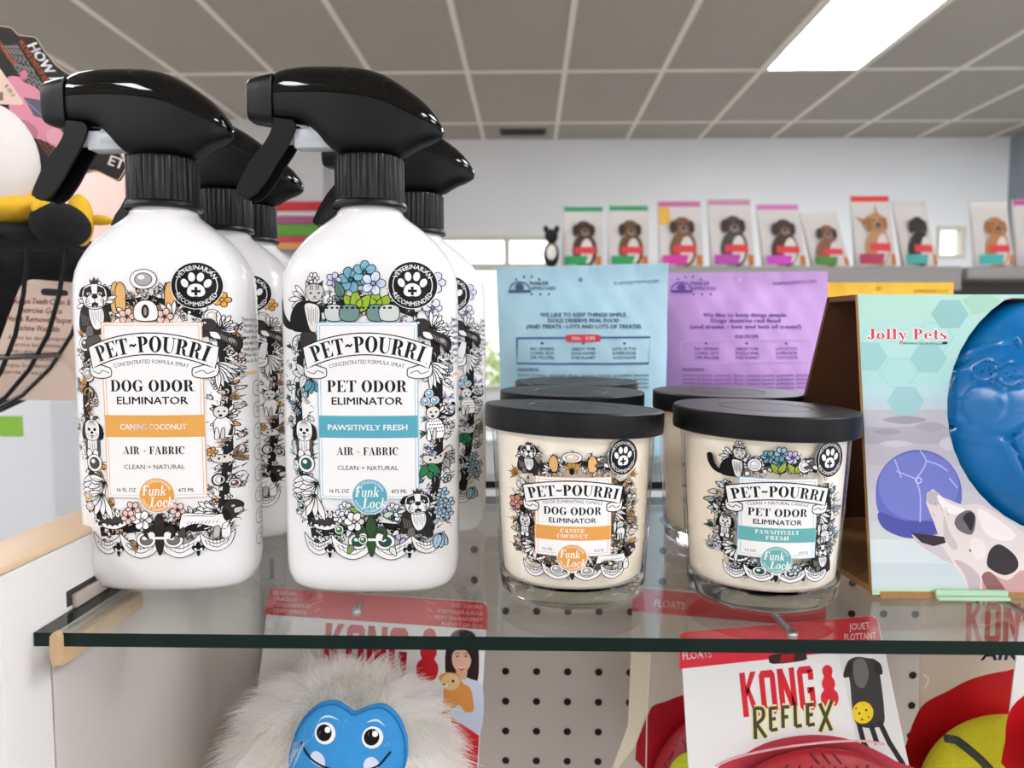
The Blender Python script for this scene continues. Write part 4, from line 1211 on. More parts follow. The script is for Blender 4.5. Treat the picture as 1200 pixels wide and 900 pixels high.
# ================================================================ spray bottles
BY = .397
KB = .000443
m_white = mat('bottle_white', 'e9e7e6', .22, spec=.5, coat=.3)
m_neck = mat('bottle_neck', 'e3e3e6', .3)
m_gloss = mat('black_gloss', '030303', .06, spec=.4)
m_matt = mat('black_matt', '070707', .5, spec=.25)
m_rib = mat('black_ribbed', '040404', .38, spec=.3)
m_pist = mat('piston_grey', 'b9bcc2', .3)
BH = .0579 + (CAM_Z - GZ)        # height of the neck ring above the shelf
Z0 = CAM_Z - GZ                  # eye height above the shelf
BODY = [(0.0, .034, .014), (.0012, .0385, .0185), (.004, .0418, .0225), (.009, .0438, .0248), (.016, .0444, .0258), (.06, .0446, .0262), (Z0 + .012, .0445, .0262), (Z0 + .0211, .0442, .0258), (Z0 + .0265, .0432, .0252), (Z0 + .0315, .0411, .0243), (Z0 + .0365, .0380, .0231), (Z0 + .041, .0345, .0220), (Z0 + .0455, .0300, .0206), (Z0 + .0497, .0248, .0190), (Z0 + .053, .0202, .0172), (Z0 + .0555, .0172, .0160), (Z0 + .0579, .0160, .0157)]
def bsec(z):
    a, b = interp(BODY, z)
    n = 2.0 + .75 * min(1, max(0, (a - .016) / .02))
    return a, b, n
def bottle_body(t):
    bm = new()
    rings = []
    zs = [p[0] for p in BODY[:6]] + [.06 + (Z0 + .012 - .06) * k / 4 for k in (1, 2, 3)] + [p[0] for p in BODY[6:]]
    zz = []
    for a, b in zip(zs, zs[1:]): zz += [a, (a + b) / 2]
    for z in zz + [zs[-1]]:
        a, b, n = bsec(z)
        ring = []
        for k in range(72):
            th = 2 * math.pi * k / 72
            c, s = math.cos(th), math.sin(th)
            ring.append(Vector((a * math.copysign(abs(c) ** (2 / n), c), b * math.copysign(abs(s) ** (2 / n), s), z)))
        rings.append(ring)
    loft(bm, rings)
    return obj('body', bm, m_white, t, 60)
wf0, wf1 = W(432, 379, BY - .026).z - GZ, W(432, 585, BY - .026).z - GZ
kx = (BY - .026) * math.cos(PITCH) * 1.012 / FPX
def bottle_map(x, y):
    X = (x - 424.5) * kx
    z = wf0 + (wf1 - wf0) * (y - 379) / 206
    a, b, n = bsec(z)
    u = max(-.975, min(.975, X / a))
    Y = -b * (1 - abs(u) ** n) ** (1 / n)
    nx = math.copysign(abs(u) ** (n - 1) / a, u); ny = -(abs(Y) / b) ** (n - 1) / b
    return Vector((u * a, Y, z)), Vector((nx, ny, 0)).normalized()
def side_map(x, y):
    z = wf0 + (wf1 - wf0) * (y - 34) / 206 - .004
    a, b, n = bsec(z)
    th = R(-22 + x / 60 * 44)
    c, s = math.cos(th), math.sin(th)
    X, Y = a * abs(c) ** (2 / n), b * math.copysign(abs(s) ** (2 / n), s)
    N = Vector((math.copysign(abs(X / a) ** (n - 1) / a, X), math.copysign(abs(Y / b) ** (n - 1) / b, Y), 0)).normalized()
    return Vector((X, Y, z)), N
SP = [  # station x, top, parting line, underside (photo px of the second bottle), half width
 (331, 96.5, 122, 150, 21), (338, 93.5, 122, 150, 24), (346, 92, 122, 150.5, 26), (360, 90.5, 122.6, 152, 29), (370, 90, 123, 157, 31), (380, 90, 123.4, 167, 32), (390, 90.2, 124, 179, 33.5), (400, 90.6, 125, 187, 35), (410, 91, 126, 190, 36),
 (424, 92, 127.6, 191.5, 37), (440, 95, 130, 192, 37), (455, 100, 134, 192, 36), (468, 107, 139, 191.5, 34.5), (478, 113.5, 143.5, 189, 32), (486, 119, 147, 184, 29.5), (496, 126.5, 151.5, 178.5, 28), (506, 136, 156, 175, 24), (514, 146, 160, 171.5, 18), (519, 154.5, 162.5, 169, 11), (521.5, 160.5, 163.8, 166.5, 4)]
def make_bottle(kind, label, group):
    t = thing('spray_bottle', label, 'spray bottle', (0, 0, 0), 0, group)
    bottle_body(t)
    art = ART[kind]
    if kind not in MESH:
        o = art.build('label', bottle_map, t, strip=3.5, step=6e-6)
        MESH[kind] = o.data
    else:
        link('label', MESH[kind], t)
    if 'side' not in MESH:
        MESH['side'] = side_art().build('side_print', side_map, t, strip=3.0, step=1e-5).data
    else:
        link('side_print', MESH['side'], t)
    zc = BH
    bm = new(); lathe(bm, [(.0150, zc - .001), (.0150, zc + .0022), (.0158, zc + .0026), (.0158, zc + .0036), (.0140, zc + .004)], 40); obj('neck', bm, m_neck, t)
    # ribbed collar
    bm = new()
    zl, zh = zc + .0008, zc + .0262
    n = 132
    rings = []
    for r, z in ((.0186, zl), (.0189, zl + .0012), (.0184, zl + .0028), (.0176, zl + .0036), (.0175, zh - .0012), (.0168, zh)):
        ring = []
        for k in range(n):
            rib = .00045 if (k % 4 == 0 and zl + .003 < z < zh - .0005) else 0
            ring.append(Vector(((r - rib) * math.cos(2 * math.pi * k / n), (r - rib) * math.sin(2 * math.pi * k / n), z)))
        rings.append(ring)
    loft(bm, rings); obj('collar', bm, m_rib, t, 25)
    # spray head, its own sub-assembly turned about the neck
    zt = zh
    def X(px): return (px - 436) * KB
    def Z(py): return zt + (193 - py) * KB
    hd = bpy.data.objects.new('spray_head', None); COL.objects.link(hd); hd.parent = t
    def half(up):
        bm = new(); rings = []
        for x, tp, pt, bt, w in SP:
            w_ = w * KB * .80
            ring = []
            for k in range(25):
                th = math.pi * k / 24
                c, s = math.cos(th), math.sin(th)
                if up:
                    ring.append(Vector((X(x), w_ * math.copysign(abs(c) ** .82, c), Z(pt) + (Z(tp) - Z(pt)) * s ** .8)))
                else:
                    ring.append(Vector((X(x) - (.0003 if x > 510 else 0), .975 * w_ * math.copysign(abs(c) ** .6, c) * (1 - .12 * s), Z(pt) - .0002 - (Z(pt) - Z(bt)) * s ** .38)))
            rings.append(ring)
        loft(bm, rings)
        return bm
    obj('cover', half(True), m_gloss, hd, 40)
    obj('housing', half(False), m_matt, hd, 40)
    bm = new(); rings = []
    for x, tp, bt, w in ((299, 111, 146, 12), (300.5, 106, 150, 15), (304, 103, 152, 16.5), (316, 100.5, 154, 17.5), (329, 98, 155.5, 18.5), (329.8, 99, 154.5, 17.5)):
        ring = []
        for k in range(32):
            th = 2 * math.pi * k / 32 + .1
            c, s = math.cos(th), math.sin(th)
            ring.append(Vector((X(x), w * KB * math.copysign(abs(c) ** .5, c), (Z(tp) + Z(bt)) / 2 + (Z(tp) - Z(bt)) / 2 * math.copysign(abs(s) ** .5, s))))
        rings.append(ring)
    loft(bm, rings); obj('nozzle', bm, m_rib, hd, 35)
    out = crom([(331, 149), (328, 163), (320, 177), (308, 191), (297, 208), (288, 225), (285.5, 233)], 4, False)
    inn = crom([(290, 237), (300, 222), (310, 205), (322, 190), (333, 176), (340, 162), (344, 150)], 4, False)
    bm = new()
    mx = lambda x, y, d: Vector((X(x), d, Z(y)))
    extrude_poly(bm, out + inn, -.0062, .0062, mx)
    deep = crom([(296, 239), (308, 234), (322, 218), (334, 199), (347, 180), (356, 160), (352, 152)], 4, False)
    for s in (-1, 1):
        extrude_poly(bm, out + deep, s * .0056, s * .0072, mx)
    obj('trigger', bm, m_matt, hd, 35)
    bm = new()
    Mx = Matrix.Translation(Vector((X(340), 0, Z(168)))) @ Matrix.Rotation(math.pi / 2, 4, 'Y')
    lathe(bm, [(.0036, 0), (.0036, .012), (.0058, .0125), (.0058, .026)], 24, M=Mx)
    box(bm, (X(352), -.005, Z(182)), (X(398), .005, Z(160)), bevel=.001)
    obj('piston', bm, m_pist, hd, 35)
    bm = new()
    extrude_poly(bm, [(378, 268), (384, 256), (393, 245), (402, 244), (402, 252), (396, 262), (386, 270)], -.006, .006, mx)
    obj('lock_tab', bm, m_rib, hd, 30)
    t['_h'] = 0
    del t['_h']
    return t, hd
ART = {'dog': bottle_art('dog'), 'pet': bottle_art('pet')}
MESH = {}
def place(t, x, y, rz, head, hrz):
    t.location = (x, y, GZ + .0004); t.rotation_euler = (0, 0, R(rz)); head.rotation_euler = (0, 0, R(hrz))
XD = W(200.5, 480, BY).x
XP = W(437, 480, BY).x
G1, G2 = 'dog odor sprays with an orange band', 'pet odor sprays with a teal band'
t, h = make_bottle('dog', 'front white spray bottle with orange band, beside the wire basket', G1); place(t, XD, BY, 1.5, h, -5)
t, h = make_bottle('pet', 'front white spray bottle with teal band, right of the orange-banded one', G2); place(t, XP, BY, 0, h, 0)
t2, h2 = make_bottle('dog', 'spray bottle half hidden directly behind the front orange-banded one', G1); place(t2, W(263, 300, .492).x, .492, 0, h2, -2)
t3, h3 = make_bottle('dog', 'rearmost spray bottle of the orange-banded file, only its collar and tail showing', G1); place(t3, W(296, 300, .552).x, .552, 2, h3, -2)
t4, h4 = make_bottle('pet', 'white spray bottle standing behind the front teal-banded one', G2); place(t4, W(489, 300, .507).x, .507, -1, h4, 1)

# ================================================================ candles
KC = .000402
m_wax = mat('candle_wax', 'fff3e2', .5)
m_lid = mat('lid_black', '050506', .42, spec=.3, noise=.05, nscale=60)
m_lidtop = mat('lid_top_sheen', '2c2727', .45, noise=.06, nscale=50)  # grey-brown base colour carries the sheen on the lid's top
m_jar = clear_mat('jar_glass', (.995, .995, .99), 1.36)
m_base = mat('jar_base_glass', 'eef2ee', .02, trans=1.0)
CH = .0949                       # top of lid above the shelf
def jr(z): return .0372 + (.0416 - .0372) * min(1, max(0, z) / .083)
cz0, cz1 = W(672, 558, .354).z - GZ, W(672, 650, .354).z - GZ
def candle_map(x, y):
    z = cz0 + (cz1 - cz0) * (y - 558) / 92
    r = jr(z) + .0001
    u = max(-.98, min(.98, (x - 672.5) * KC / r))
    n = Vector((u, -math.sqrt(1 - u * u), 0))
    return Vector((n.x * r, n.y * r, z)), n
def make_candle(kind, label, group):
    t = thing('candle', label, 'candle', (0, 0, 0), 0, group)
    bm = new()
    lathe(bm, [(jr(.0118), .0118), (jr(.03), .03), (jr(.06), .06), (jr(.0858), .0858), (.0396, .0858), (jr(.06) - .0018, .06), (jr(.03) - .0018, .03), (jr(.0118) - .0018, .0118)], 80, cap0=False, cap1=False); obj('jar', bm, m_jar, t, 50)
    bm = new(); lathe(bm, [(.030, 0), (.0340, .0003), (.0361, .0014), (.0370, .0034), (jr(.008), .008), (jr(.0116), .0116), (jr(.0116) - .0016, .0116), (.033, .0092), (.024, .0078), (.012, .0072), (.004, .0070)], 80); obj('jar_base', bm, m_base, t, 50)
    bm = new(); lathe(bm, [(.005, .0074), (.012, .0076), (.024, .0082), (.033, .0096), (jr(.0122) - .0024, .0122), (jr(.03) - .0021, .03), (jr(.06) - .0021, .06), (jr(.0845) - .0021, .0845), (.02, .0842)], 80); obj('wax', bm, m_wax, t, 50)
    k = 'c' + kind
    if k not in MESH: MESH[k] = candle_art(kind).build('label', candle_map, t, strip=3.0, step=6e-6).data
    else: link('label', MESH[k], t)
    lid = bpy.data.objects.new('lid', None); COL.objects.link(lid); lid.parent = t; lid.location = (0, 0, CH - .0125 + .0004); lid.scale = (1, 1, .94)
    bm = new(); lathe(bm, [(.0440, .0), (.0453, .0006), (.0456, .002), (.0456, .0117), (.0452, .0123), (.0447, .0125)], 96, cap1=False); obj('rim', bm, m_lid, lid, 30)
    bm = new(); lathe(bm, [(.0447, .0125), (.0440, .0125), (.0236, .0125), (.0232, .01215), (.0226, .01215), (.0222, .0125), (.0001, .0125)], 96, cap0=False); obj('top', bm, m_lidtop, lid, 30)
    # embossed emblem: reading waves and lettering in an oval
    A = Art(-25, -25, 25, 25, .5)
    A.ring(0, 0, 21, .8, '1a1717'); 
    for s in (-1, 1):
        A.stroke([(-16, s * 3), (-8, s * 3 - 3), (0, s * 3 + 1), (8, s * 3 - 3), (16, s * 3)], 1.6, '1c1919', smooth=True)
        A.stroke([(-12, s * 9), (0, s * 11), (12, s * 9)], 1.3, '1c1919', smooth=True)
    A.glyphs(SERIF, 'PET~POURRI', 0, 0, 4.2, '171414', width=28)
    A.build('emblem', lambda x, y: (Vector((x * .00095, -y * .00095, .0125)), Vector((0, 0, 1))), lid, step=2e-5)
    return t, lid
def cplace(t, lid, x, y, rz, tilt=(0, 0)):
    t.location = (x, y, GZ + .0004); t.rotation_euler = (0, 0, R(rz)); lid.rotation_euler = (R(tilt[0]), R(tilt[1]), R(rz * .0))
C1, C2 = 'dog odor candles with an orange band', 'pet odor candles with a teal band'
cy = .392
t, l = make_candle('dog', 'front lidded candle with orange band and slightly tilted lid', C1); cplace(t, l, W(671, 590, cy).x, cy, -3, (-2.0, 2.4))
t, l = make_candle('pet', 'front lidded candle with teal band, next to the cardboard ball box', C2); cplace(t, l, W(893, 590, cy - .002).x, cy - .002, -7, (-.2, 1.6))
t, l = make_candle('dog', 'black-lidded candle second in the file behind the orange-banded one', C1); cplace(t, l, W(670, 456, .487).x, .487, 0, (0, .6))
t, l = make_candle('dog', 'black-lidded candle at the back of the orange-banded file', C1); cplace(t, l, W(675, 443, .576).x, .560 + .016, 0)
t, l = make_candle('pet', 'black-lidded candle just behind the teal-banded one', C2); cplace(t, l, W(851, 460, .484).x, .484, 0, (0, .8))

# ================================================================ treat pouches on the rear glass
def treat_bag(label, cy, pts, col, artf, name='treat_pouch', depth=.05):
    t = thing(name, label, 'treat pouch', (0, 0, 0), 0, 'treat pouches on the rear glass shelf')
    c = W((pts[3][0] + pts[2][0]) / 2, 500, cy); t.location = (c.x, cy, GZ + .0004)
    off = Vector(t.location)
    foot = pts[2][1]
    def f(x, y, d):
        p = W(x, y, cy)
        z = p.z
        if y >= foot - .01: z = GZ + .0004
        wr = .0009 * math.sin(x * .11 + y * .07) + .0006 * math.sin(x * .23 - y * .13)
        return Vector((p.x, cy - d - (wr if d > 1e-6 else 0), z)) - off
    bm = new(); pouch(bm, pts, depth, f, 24, 24); obj('pouch', bm, col, t, 0)
    A = Art(pts[0][0] - 10, pts[0][1] - 10, pts[1][0] + 15, foot + 5, .6)
    artf(A)
    def fm(x, y):
        (ax, ay), (bx, by), (cx, cy_), (dx, _) = pts
        v = (y - ay) / (cy_ - ay); xl = ax + (dx - ax) * v; xr = bx + (cx - bx) * v
        u = min(1, max(0, (x - xl) / (xr - xl))); v = min(1, max(0, v))
        return f(x, y, depth * bulge(u, v) + 1e-5), Vector((0, -1, 0))
    A.build('print', fm, t, strip=5, step=3e-5, h0=.0012, inkf=matte_ink)
    return t
def pouch_print(A, dx, ink_, badge_c, box_c, sx=1.0, cap=False):
    def X(x): return dx + (x - 583) * sx
    A.ring(X(609), 339, 12, 1.6, ink_, 180, 360, 9); A.ell(X(609), 337, 5, 5, ink_); A.rect(X(596), 340, X(622), 343, ink_)
    for k in range(4): A.ell(X(605 + k * 9), 323 + abs(k - 1.5) * 3, 1.1, 1.6, ink_)
    A.text('MAKER', X(621), 332, 4.6, ink_, width=22 * sx, align=-1, bold=.03); A.text('APPROVED', X(621), 338, 4.2, ink_, width=30 * sx, align=-1)
    for k in range(3): A.ell(X(623 + k * 10), 345, 1.1, 1.4, ink_)
    A.ell(X(680), 328, 2.6, 2.6, '6f8a94' if box_c else badge_c)
    A.text('SHAMELESSPETS.COM', X(771), 331, 3.6, ink_, width=52 * sx, align=1, bold=.02, rot=-3)
    lines = ('WE LIKE TO KEEP THINGS SIMPLE.', 'DOGS DESERVE REAL FOOD', '(AND TREATS - LOTS AND LOTS OF TREATS!)')
    for t, y, w in zip(lines, (369, 375.5, 382.5), (100, 82, 132)):
        A.text(t if not cap else t.capitalize(), X(683), y, 4.6, ink_, width=w * sx, bold=.035)
    if box_c:
        A.stroke([(X(606), 396), (X(760), 395), (X(757), 425), (X(606), 425), (X(606), 396)], 2.0, box_c)
        A.poly(crom([(X(665), 392), (X(699), 392), (X(701), 396), (X(699), 400), (X(665), 400), (X(663), 396)], 3), 'd8404a')
        A.text('OUR RECIPE', X(682), 396, 4.2, 'f0d8d8', width=27 * sx, bold=.03)
    else:
        A.text('OUR RECIPE', X(682), 394, 4.2, ink_, width=28 * sx, bold=.03)
        A.stroke([(X(606), 400), (X(758), 399), (X(757), 424), (X(606), 425), (X(606), 400)], 1.2, badge_c)
    for cx, ls in ((635, ('NO GRAINS', 'CORN, SOY', 'OR FILLERS')), (682, ('GREAT FOR', 'DOGS & KIND', 'FOR PLANET')), (729, ('LOTS OF FUN', '& EVEN MORE', 'GOOD FLAVOR'))):
        A.ell(X(cx), 402, 1.6, 1.2, ink_)
        for k, t in enumerate(ls): A.text(t, X(cx), 408 + k * 5, 3.4, ink_, width=27 * sx, bold=.02)
    A.text('INGREDIENTS:', X(607), 432, 3.6, ink_, width=24 * sx, align=-1, bold=.03)
    for k in range(4): A.text('sweet potato, oatmeal, flour, peanut butter, pumpkin, berries', X(607), 438 + k * 4.6, 3.2, ink_, width=150 * sx, align=-1)
FOOT = 450 + 900 * math.tan(math.atan(Z0 / .76) - PITCH)
treat_bag('pale blue resealable treat pouch with navy lettering and a red tab', .76, [(581, 314), (783, 308), (779, FOOT), (590, FOOT)], mat('pouch_blue', 'a3c8d6', .38, noise=.05, nscale=30),
          lambda A: pouch_print(A, 583, '3f5570', '8fb3c0', '41619a'))
F2 = 450 + 900 * math.tan(math.atan(Z0 / .80) - PITCH)
treat_bag('lilac resealable treat pouch with purple lettering beside the blue one', .80, [(770, 320), (970, 318), (966, F2), (774, F2)], mat('pouch_lilac', 'bd93cf', .38, noise=.05, nscale=30),
          lambda A: pouch_print(A, 773, '6a4a9a', 'cba6da', None, .97, True))
F3 = 450 + 900 * math.tan(math.atan(Z0 / .88) - PITCH)
def yellow(A):
    A.ell(1030, 338, 3, 3, 'c99a1a'); A.text('SHAMELESSPETS.COM', 1090, 341, 3.6, 'b07a10', width=40, bold=.02)
    A.text('WE LIKE TO KEEP THINGS SIMPLE.', 1045, 376, 4.6, 'a86a10', width=90, bold=.03)
treat_bag('bright yellow treat pouch behind the cardboard ball box', .88, [(964, 331), (1117, 331), (1115, F3), (966, F3)], mat('pouch_yellow', 'e8b51a', .4, noise=.04, nscale=30), yellow)

# ================================================================ cardboard ball box and its ball
JY0, LEAN = .379, Vector((0, .030, .1534)).normalized()
JN = Vector((0, -LEAN.z, LEAN.y))
J0 = Vector((W(1022, 697, JY0).x, JY0, GZ + .0036))
def jp(x, y): return Wpl(x, y, J0, JN)
jb = thing('ball_box', 'open-sided cardboard tent box printed teal with a dog photo, holding the blue ball', 'cardboard box', (J0.x, .45, GZ + .0003))
joff = Vector(jb.location)
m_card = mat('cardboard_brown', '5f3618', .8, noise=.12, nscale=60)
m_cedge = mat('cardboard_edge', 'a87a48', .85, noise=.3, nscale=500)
HC, HR = (1262, 478), 152
XR_ = 1524
outl = [(1005, 345), (XR_, 345)]
# front panel with the round cut-out: a strip mesh between outline and hole
def front_pt(x, y, d): return jp(x, y) - JN * d - joff
bm = new()
N = 96
hole, rim = [], []
px_l = lambda y: 1005 + (y - 345) / 352 * 17
for k in range(N):
    a = 2 * math.pi * k / N
    c, s = math.cos(a), math.sin(a)
    wob = .8 * (1 if k % 2 else -1) * .3
    hole.append((HC[0] + (HR + wob) * c, max(349.5, HC[1] + (HR + wob) * s)))
    cand = []
    if c > 1e-6: cand.append((XR_ - HC[0]) / c)
    if c < -1e-6: cand.append((1013 - HC[0]) / c)
    if s > 1e-6: cand.append((697 - HC[1]) / s)
    if s < -1e-6: cand.append((345 - HC[1]) / s)
    q = min(v for v in cand if v > 0)
    x, y = HC[0] + q * c, HC[1] + q * s
    if abs(x - 1013) < .01: x = px_l(y)
    rim.append((x, y))
for cor in ((1005, 345), (1022, 697), (XR_, 345), (XR_, 697)):
    j = min(range(N), key=lambda i: math.dist(rim[i], cor)); rim[j] = cor
vf = [[bm.verts.new(front_pt(*p, d)) for p in (hole[k], rim[k])] for d in (0, .003) for k in range(N)]
for k in range(N):
    j = (k + 1) % N
    f1 = bm.faces.new((vf[k][0], vf[k][1], vf[j][1], vf[j][0])); f1.material_index = 0
    f2 = bm.faces.new((vf[N + k][0], vf[N + j][0], vf[N + j][1], vf[N + k][1])); f2.material_index = 1
    f3 = bm.faces.new((vf[k][0], vf[j][0], vf[N + j][0], vf[N + k][0])); f3.material_index = 2
    f4 = bm.faces.new((vf[k][1], vf[N + k][1], vf[N + j][1], vf[j][1])); f4.material_index = 2
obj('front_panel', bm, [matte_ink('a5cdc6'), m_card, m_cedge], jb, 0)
# print
A = Art(1000, 340, 1530, 712, 1.0)
def inside(pts):
    """Keep a printed outline on the card: left of the cut-out and below the top edge."""
    out = []
    for x, y in pts:
        x = max(x, px_l(y) + .6); y = min(max(y, 345.6), 696.6)
        d = math.dist((x, y), HC)
        if d < HR + 1 and x < HC[0]:
            k = (HR + 1) / max(d, 1e-3)
            x, y = HC[0] + (x - HC[0]) * k, HC[1] + (y - HC[1]) * k
        out.append((x, y))
    return out
def col_strip(y0, y1, c):
    pts = []
    for k in range(9):
        y = y0 + (y1 - y0) * k / 8
        pts.append((px_l(y) + .5, y))
    for k in range(8, -1, -1):
        y = y0 + (y1 - y0) * k / 8
        dy = y - HC[1]
        xr = HC[0] - math.sqrt(max(0, (HR + .8) ** 2 - dy * dy)) if abs(dy) < HR + .8 else XR_ - 1.5
        pts.append((min(xr, XR_ - 1.5), y))
    A.poly(pts, c)
    rt_ = []
    for k in range(9):
        y = y0 + (y1 - y0) * k / 8
        if abs(y - HC[1]) < HR: rt_.append((HC[0] + math.sqrt((HR + .8) ** 2 - (y - HC[1]) ** 2), y))
    if len(rt_) > 1: A.poly(rt_ + [(XR_ - 1.5, rt_[-1][1]), (XR_ - 1.5, rt_[0][1])], c)
cols = [(345.5, 372, 'acd2c2'), (372, 420, 'aad2ca'), (420, 450, 'a6cfcb'), (450, 466, 'adcdd0'), (466, 480, 'b5c6cb'), (480, 500, 'b4b4ba'), (500, 520, 'a9a4ad'), (520, 545, 'b6b1ba'), (545, 575, 'bdb9c2'), (575, 610, 'c2bfc7'), (610, 632, 'c5c8c8'), (632, 660, 'cfd6d8'), (660, 676, 'c3cdd2'), (676, 690, 'c6d2d2'), (690, 696.8, 'b5d8b8')]
for y0, y1, c in cols: col_strip(y0, y1, c)
for x, y, rx, ry, c in ((1060, 492, 26, 5, '9a949c'), (1040, 506, 16, 4, '9c96a0'), (1090, 500, 18, 6, 'a49ea8'), (1112, 520, 12, 8, 'c4bfc9'), (1050, 520, 20, 4, 'c2bec8'), (1100, 545, 14, 8, 'cbc6d0')):
    A.poly(inside(crom([(x - rx, y), (x, y - ry), (x + rx, y), (x, y + ry)], 5)), c)
for cx, cy_, c in ((1113, 368, '8dbcb8'), (1088, 420, '92c0c0'), (1018, 418, '96c3c2'), (1061, 470, '97bfc2'), (1150, 352, '9fcab4')):
    A.poly(inside([(cx + 22 * math.cos(R(60 * k)), cy_ + 19 * math.sin(R(60 * k))) for k in range(6)]), c)
for cx, cy_ in ((1053, 437), (1095, 395)): 
    A.stroke([(cx + 22 * math.cos(R(60 * k)), cy_ + 19 * math.sin(R(60 * k))) for k in range(7)], .8, '93bfc0')
A.poly(inside(crom([(1026 if k == 0 else 1076 + 51 * math.cos(R(a)), 579 + 52 * math.sin(R(a))) for k, a in enumerate(range(-180, 180, 20))], 3)), '5f66b4')
A.poly(inside(crom([(1076 + 47 * math.cos(R(a)), 570 + 40 * math.sin(R(a))) for a in range(0, 360, 24)], 3)), '7078c2')
A.poly(inside(crom([(1030, 600), (1060, 610), (1100, 612), (1090, 628), (1060, 630), (1034, 618)], 4)), '474c9c')
for p in ([(1078, 528), (1085, 540), (1080, 552), (1074, 562), (1078, 580), (1078, 612)], [(1085, 540), (1100, 545), (1110, 552)], [(1050, 552), (1075, 562)], [(1112, 560), (1122, 572)], [(1048, 538), (1056, 560)]):
    A.stroke(p, 1.6, 'aab0e2', smooth=True)
A.ring(1076, 563, 4, 1.2, 'c5c9ee')
dog = [(1085, 590), (1086, 578), (1093, 573), (1105, 583), (1128, 592), (1146, 590), (1170, 602), (1200, 624), (1240, 648), (1285, 660), (1285, 696.4), (1136, 696.4), (1128, 676), (1116, 662), (1104, 655), (1104, 640), (1094, 612)]
A.poly(inside(dog), 'ddd0cc')
A.poly(inside([(1068, 626), (1085, 630), (1104, 640), (1118, 662), (1104, 656), (1084, 643), (1072, 634)]), 'c7bcc0')
A.poly(inside([(1067, 624), (1090, 627), (1106, 629), (1108, 636), (1094, 640), (1080, 636)]), '2a1f26')
A.poly(inside(crom([(1086, 588), (1088, 576), (1096, 576), (1104, 588), (1094, 592)], 3)), 'b9b0b4')
A.poly(inside(crom([(1118, 612), (1124, 602), (1136, 598), (1143, 606), (1139, 626), (1124, 622)], 4)), '6a6068')
A.poly(inside(crom([(1128, 606), (1136, 600), (1142, 606), (1138, 622), (1132, 614)], 4)), '1d181b')
A.ell(1137, 645, 1.6, 1.6, '3a3034')
A.poly(inside(crom([(1098, 580), (1112, 590), (1130, 597), (1118, 603), (1104, 596)], 4)), 'efe9e7')
A.poly(inside(crom([(1146, 596), (1166, 606), (1190, 626), (1180, 634), (1158, 628), (1148, 612)], 4)), 'ece3e0')
A.poly(inside(crom([(1106, 604), (1112, 622), (1122, 640), (1116, 644), (1106, 628)], 4)), 'c6b9b8')
A.poly(inside(crom([(1118, 656), (1134, 662), (1148, 676), (1146, 692), (1136, 692), (1130, 674)], 4)), 'bfaeb0')
A.poly(inside(crom([(1140, 630), (1152, 634), (1154, 650), (1144, 656), (1136, 640)], 4)), 'e6dad6')
for k_ in range(16): A.ell(1090 + (k_ * 7 % 22), 588 + (k_ * 5 % 17), .7, .7, '8f8488', n=6)
A.poly(inside(crom([(1156, 660), (1160, 644), (1172, 638), (1190, 652), (1192, 666), (1178, 674), (1162, 668)], 4)), '2a2428')
A.poly(inside(crom([(1150, 684), (1160, 672), (1180, 680), (1200, 668), (1230, 690), (1200, 696), (1160, 696)], 4)), 'c79a98')
A.poly(inside(crom([(1150, 676), (1160, 670), (1176, 688), (1178, 696), (1160, 694)], 4)), '8a5a5c')
for dx, dy, c in ((0, 0, 'f3ece6'),):
    A.glyphs(SERIF, 'Jolly Pets', 1063, 391.5, 12.5, c, width=95, gap=.1)
    for ox, oy in ((-1.2, 0), (1.2, 0), (0, -1.2), (0, 1.2)): A.glyphs(SERIF, 'Jolly Pets', 1063 + ox, 391.5 + oy, 12, c, width=93, gap=.08)
A.glyphs(SERIF, 'Jolly Pets', 1063, 391.5, 12, 'cf3350', width=93, gap=.08)
A.text("ENRICHING YOUR PET'S LIFE", 1080, 402.5, 2.6, '2a2a2a', width=52, bold=.01, rot=1)
A.ell(1107, 402, 3.4, 1.6, '151515')
A.build('print', lambda x, y: (jp(x, y) - joff, JN), jb, step=1.5e-5, inkf=matte_ink)
jtop = jp(1005, 345)
jxr = jp(XR_, 345).x
xl0 = jp(1022, 697).x
BK0, BK1 = .449, .532
bm = new()
bt = Vector((0, BK0, jtop.z)); bb = Vector((0, BK1, GZ + .0036))
nb = (bb - bt).normalized().cross(Vector((1, 0, 0)))
xlt = jtop.x
vs = []
for d in (0, .003):
    for (x, p) in ((xlt, bt), (jxr, bt), (jxr, bb), (xlt, bb)):
        vs.append(bm.verts.new(Vector((x, p.y, p.z)) + nb * d - joff))
for q in ((0, 1, 2, 3), (7, 6, 5, 4), (0, 4, 5, 1), (1, 5, 6, 2), (2, 6, 7, 3), (3, 7, 4, 0)): bm.faces.new([vs[i] for i in q])
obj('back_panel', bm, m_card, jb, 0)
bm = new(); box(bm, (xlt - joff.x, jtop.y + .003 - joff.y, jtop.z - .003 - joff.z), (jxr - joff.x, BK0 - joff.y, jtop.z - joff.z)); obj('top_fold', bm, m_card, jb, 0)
bm = new()
extrude_poly(bm, [(xl0 + .004, JY0 - .001), (jxr, JY0 - .001), (jxr, BK1), (xlt - .002, BK1), (xlt - .002, JY0 + .055), (xlt + .001, JY0 + .018)], 0, .0032, lambda x, y, d: Vector((x, y, GZ + .0004 + d)) - joff)
obj('base', bm, [m_cedge], jb, 0)
bm = new(); a, b = W(1094, 697, JY0), W(1177, 697, JY0)
box(bm, (a.x - joff.x, JY0 - .0055 - joff.y, .0005), (b.x - joff.x, JY0 - .0012 - joff.y, .0022), bevel=.0004); box(bm, (a.x - joff.x, JY0 - .0030 - joff.y, .0024), (b.x - joff.x, JY0 - .0012 - joff.y, .005)); obj('tuck_flap', bm, matte_ink('b5d6b6'), jb, 0)

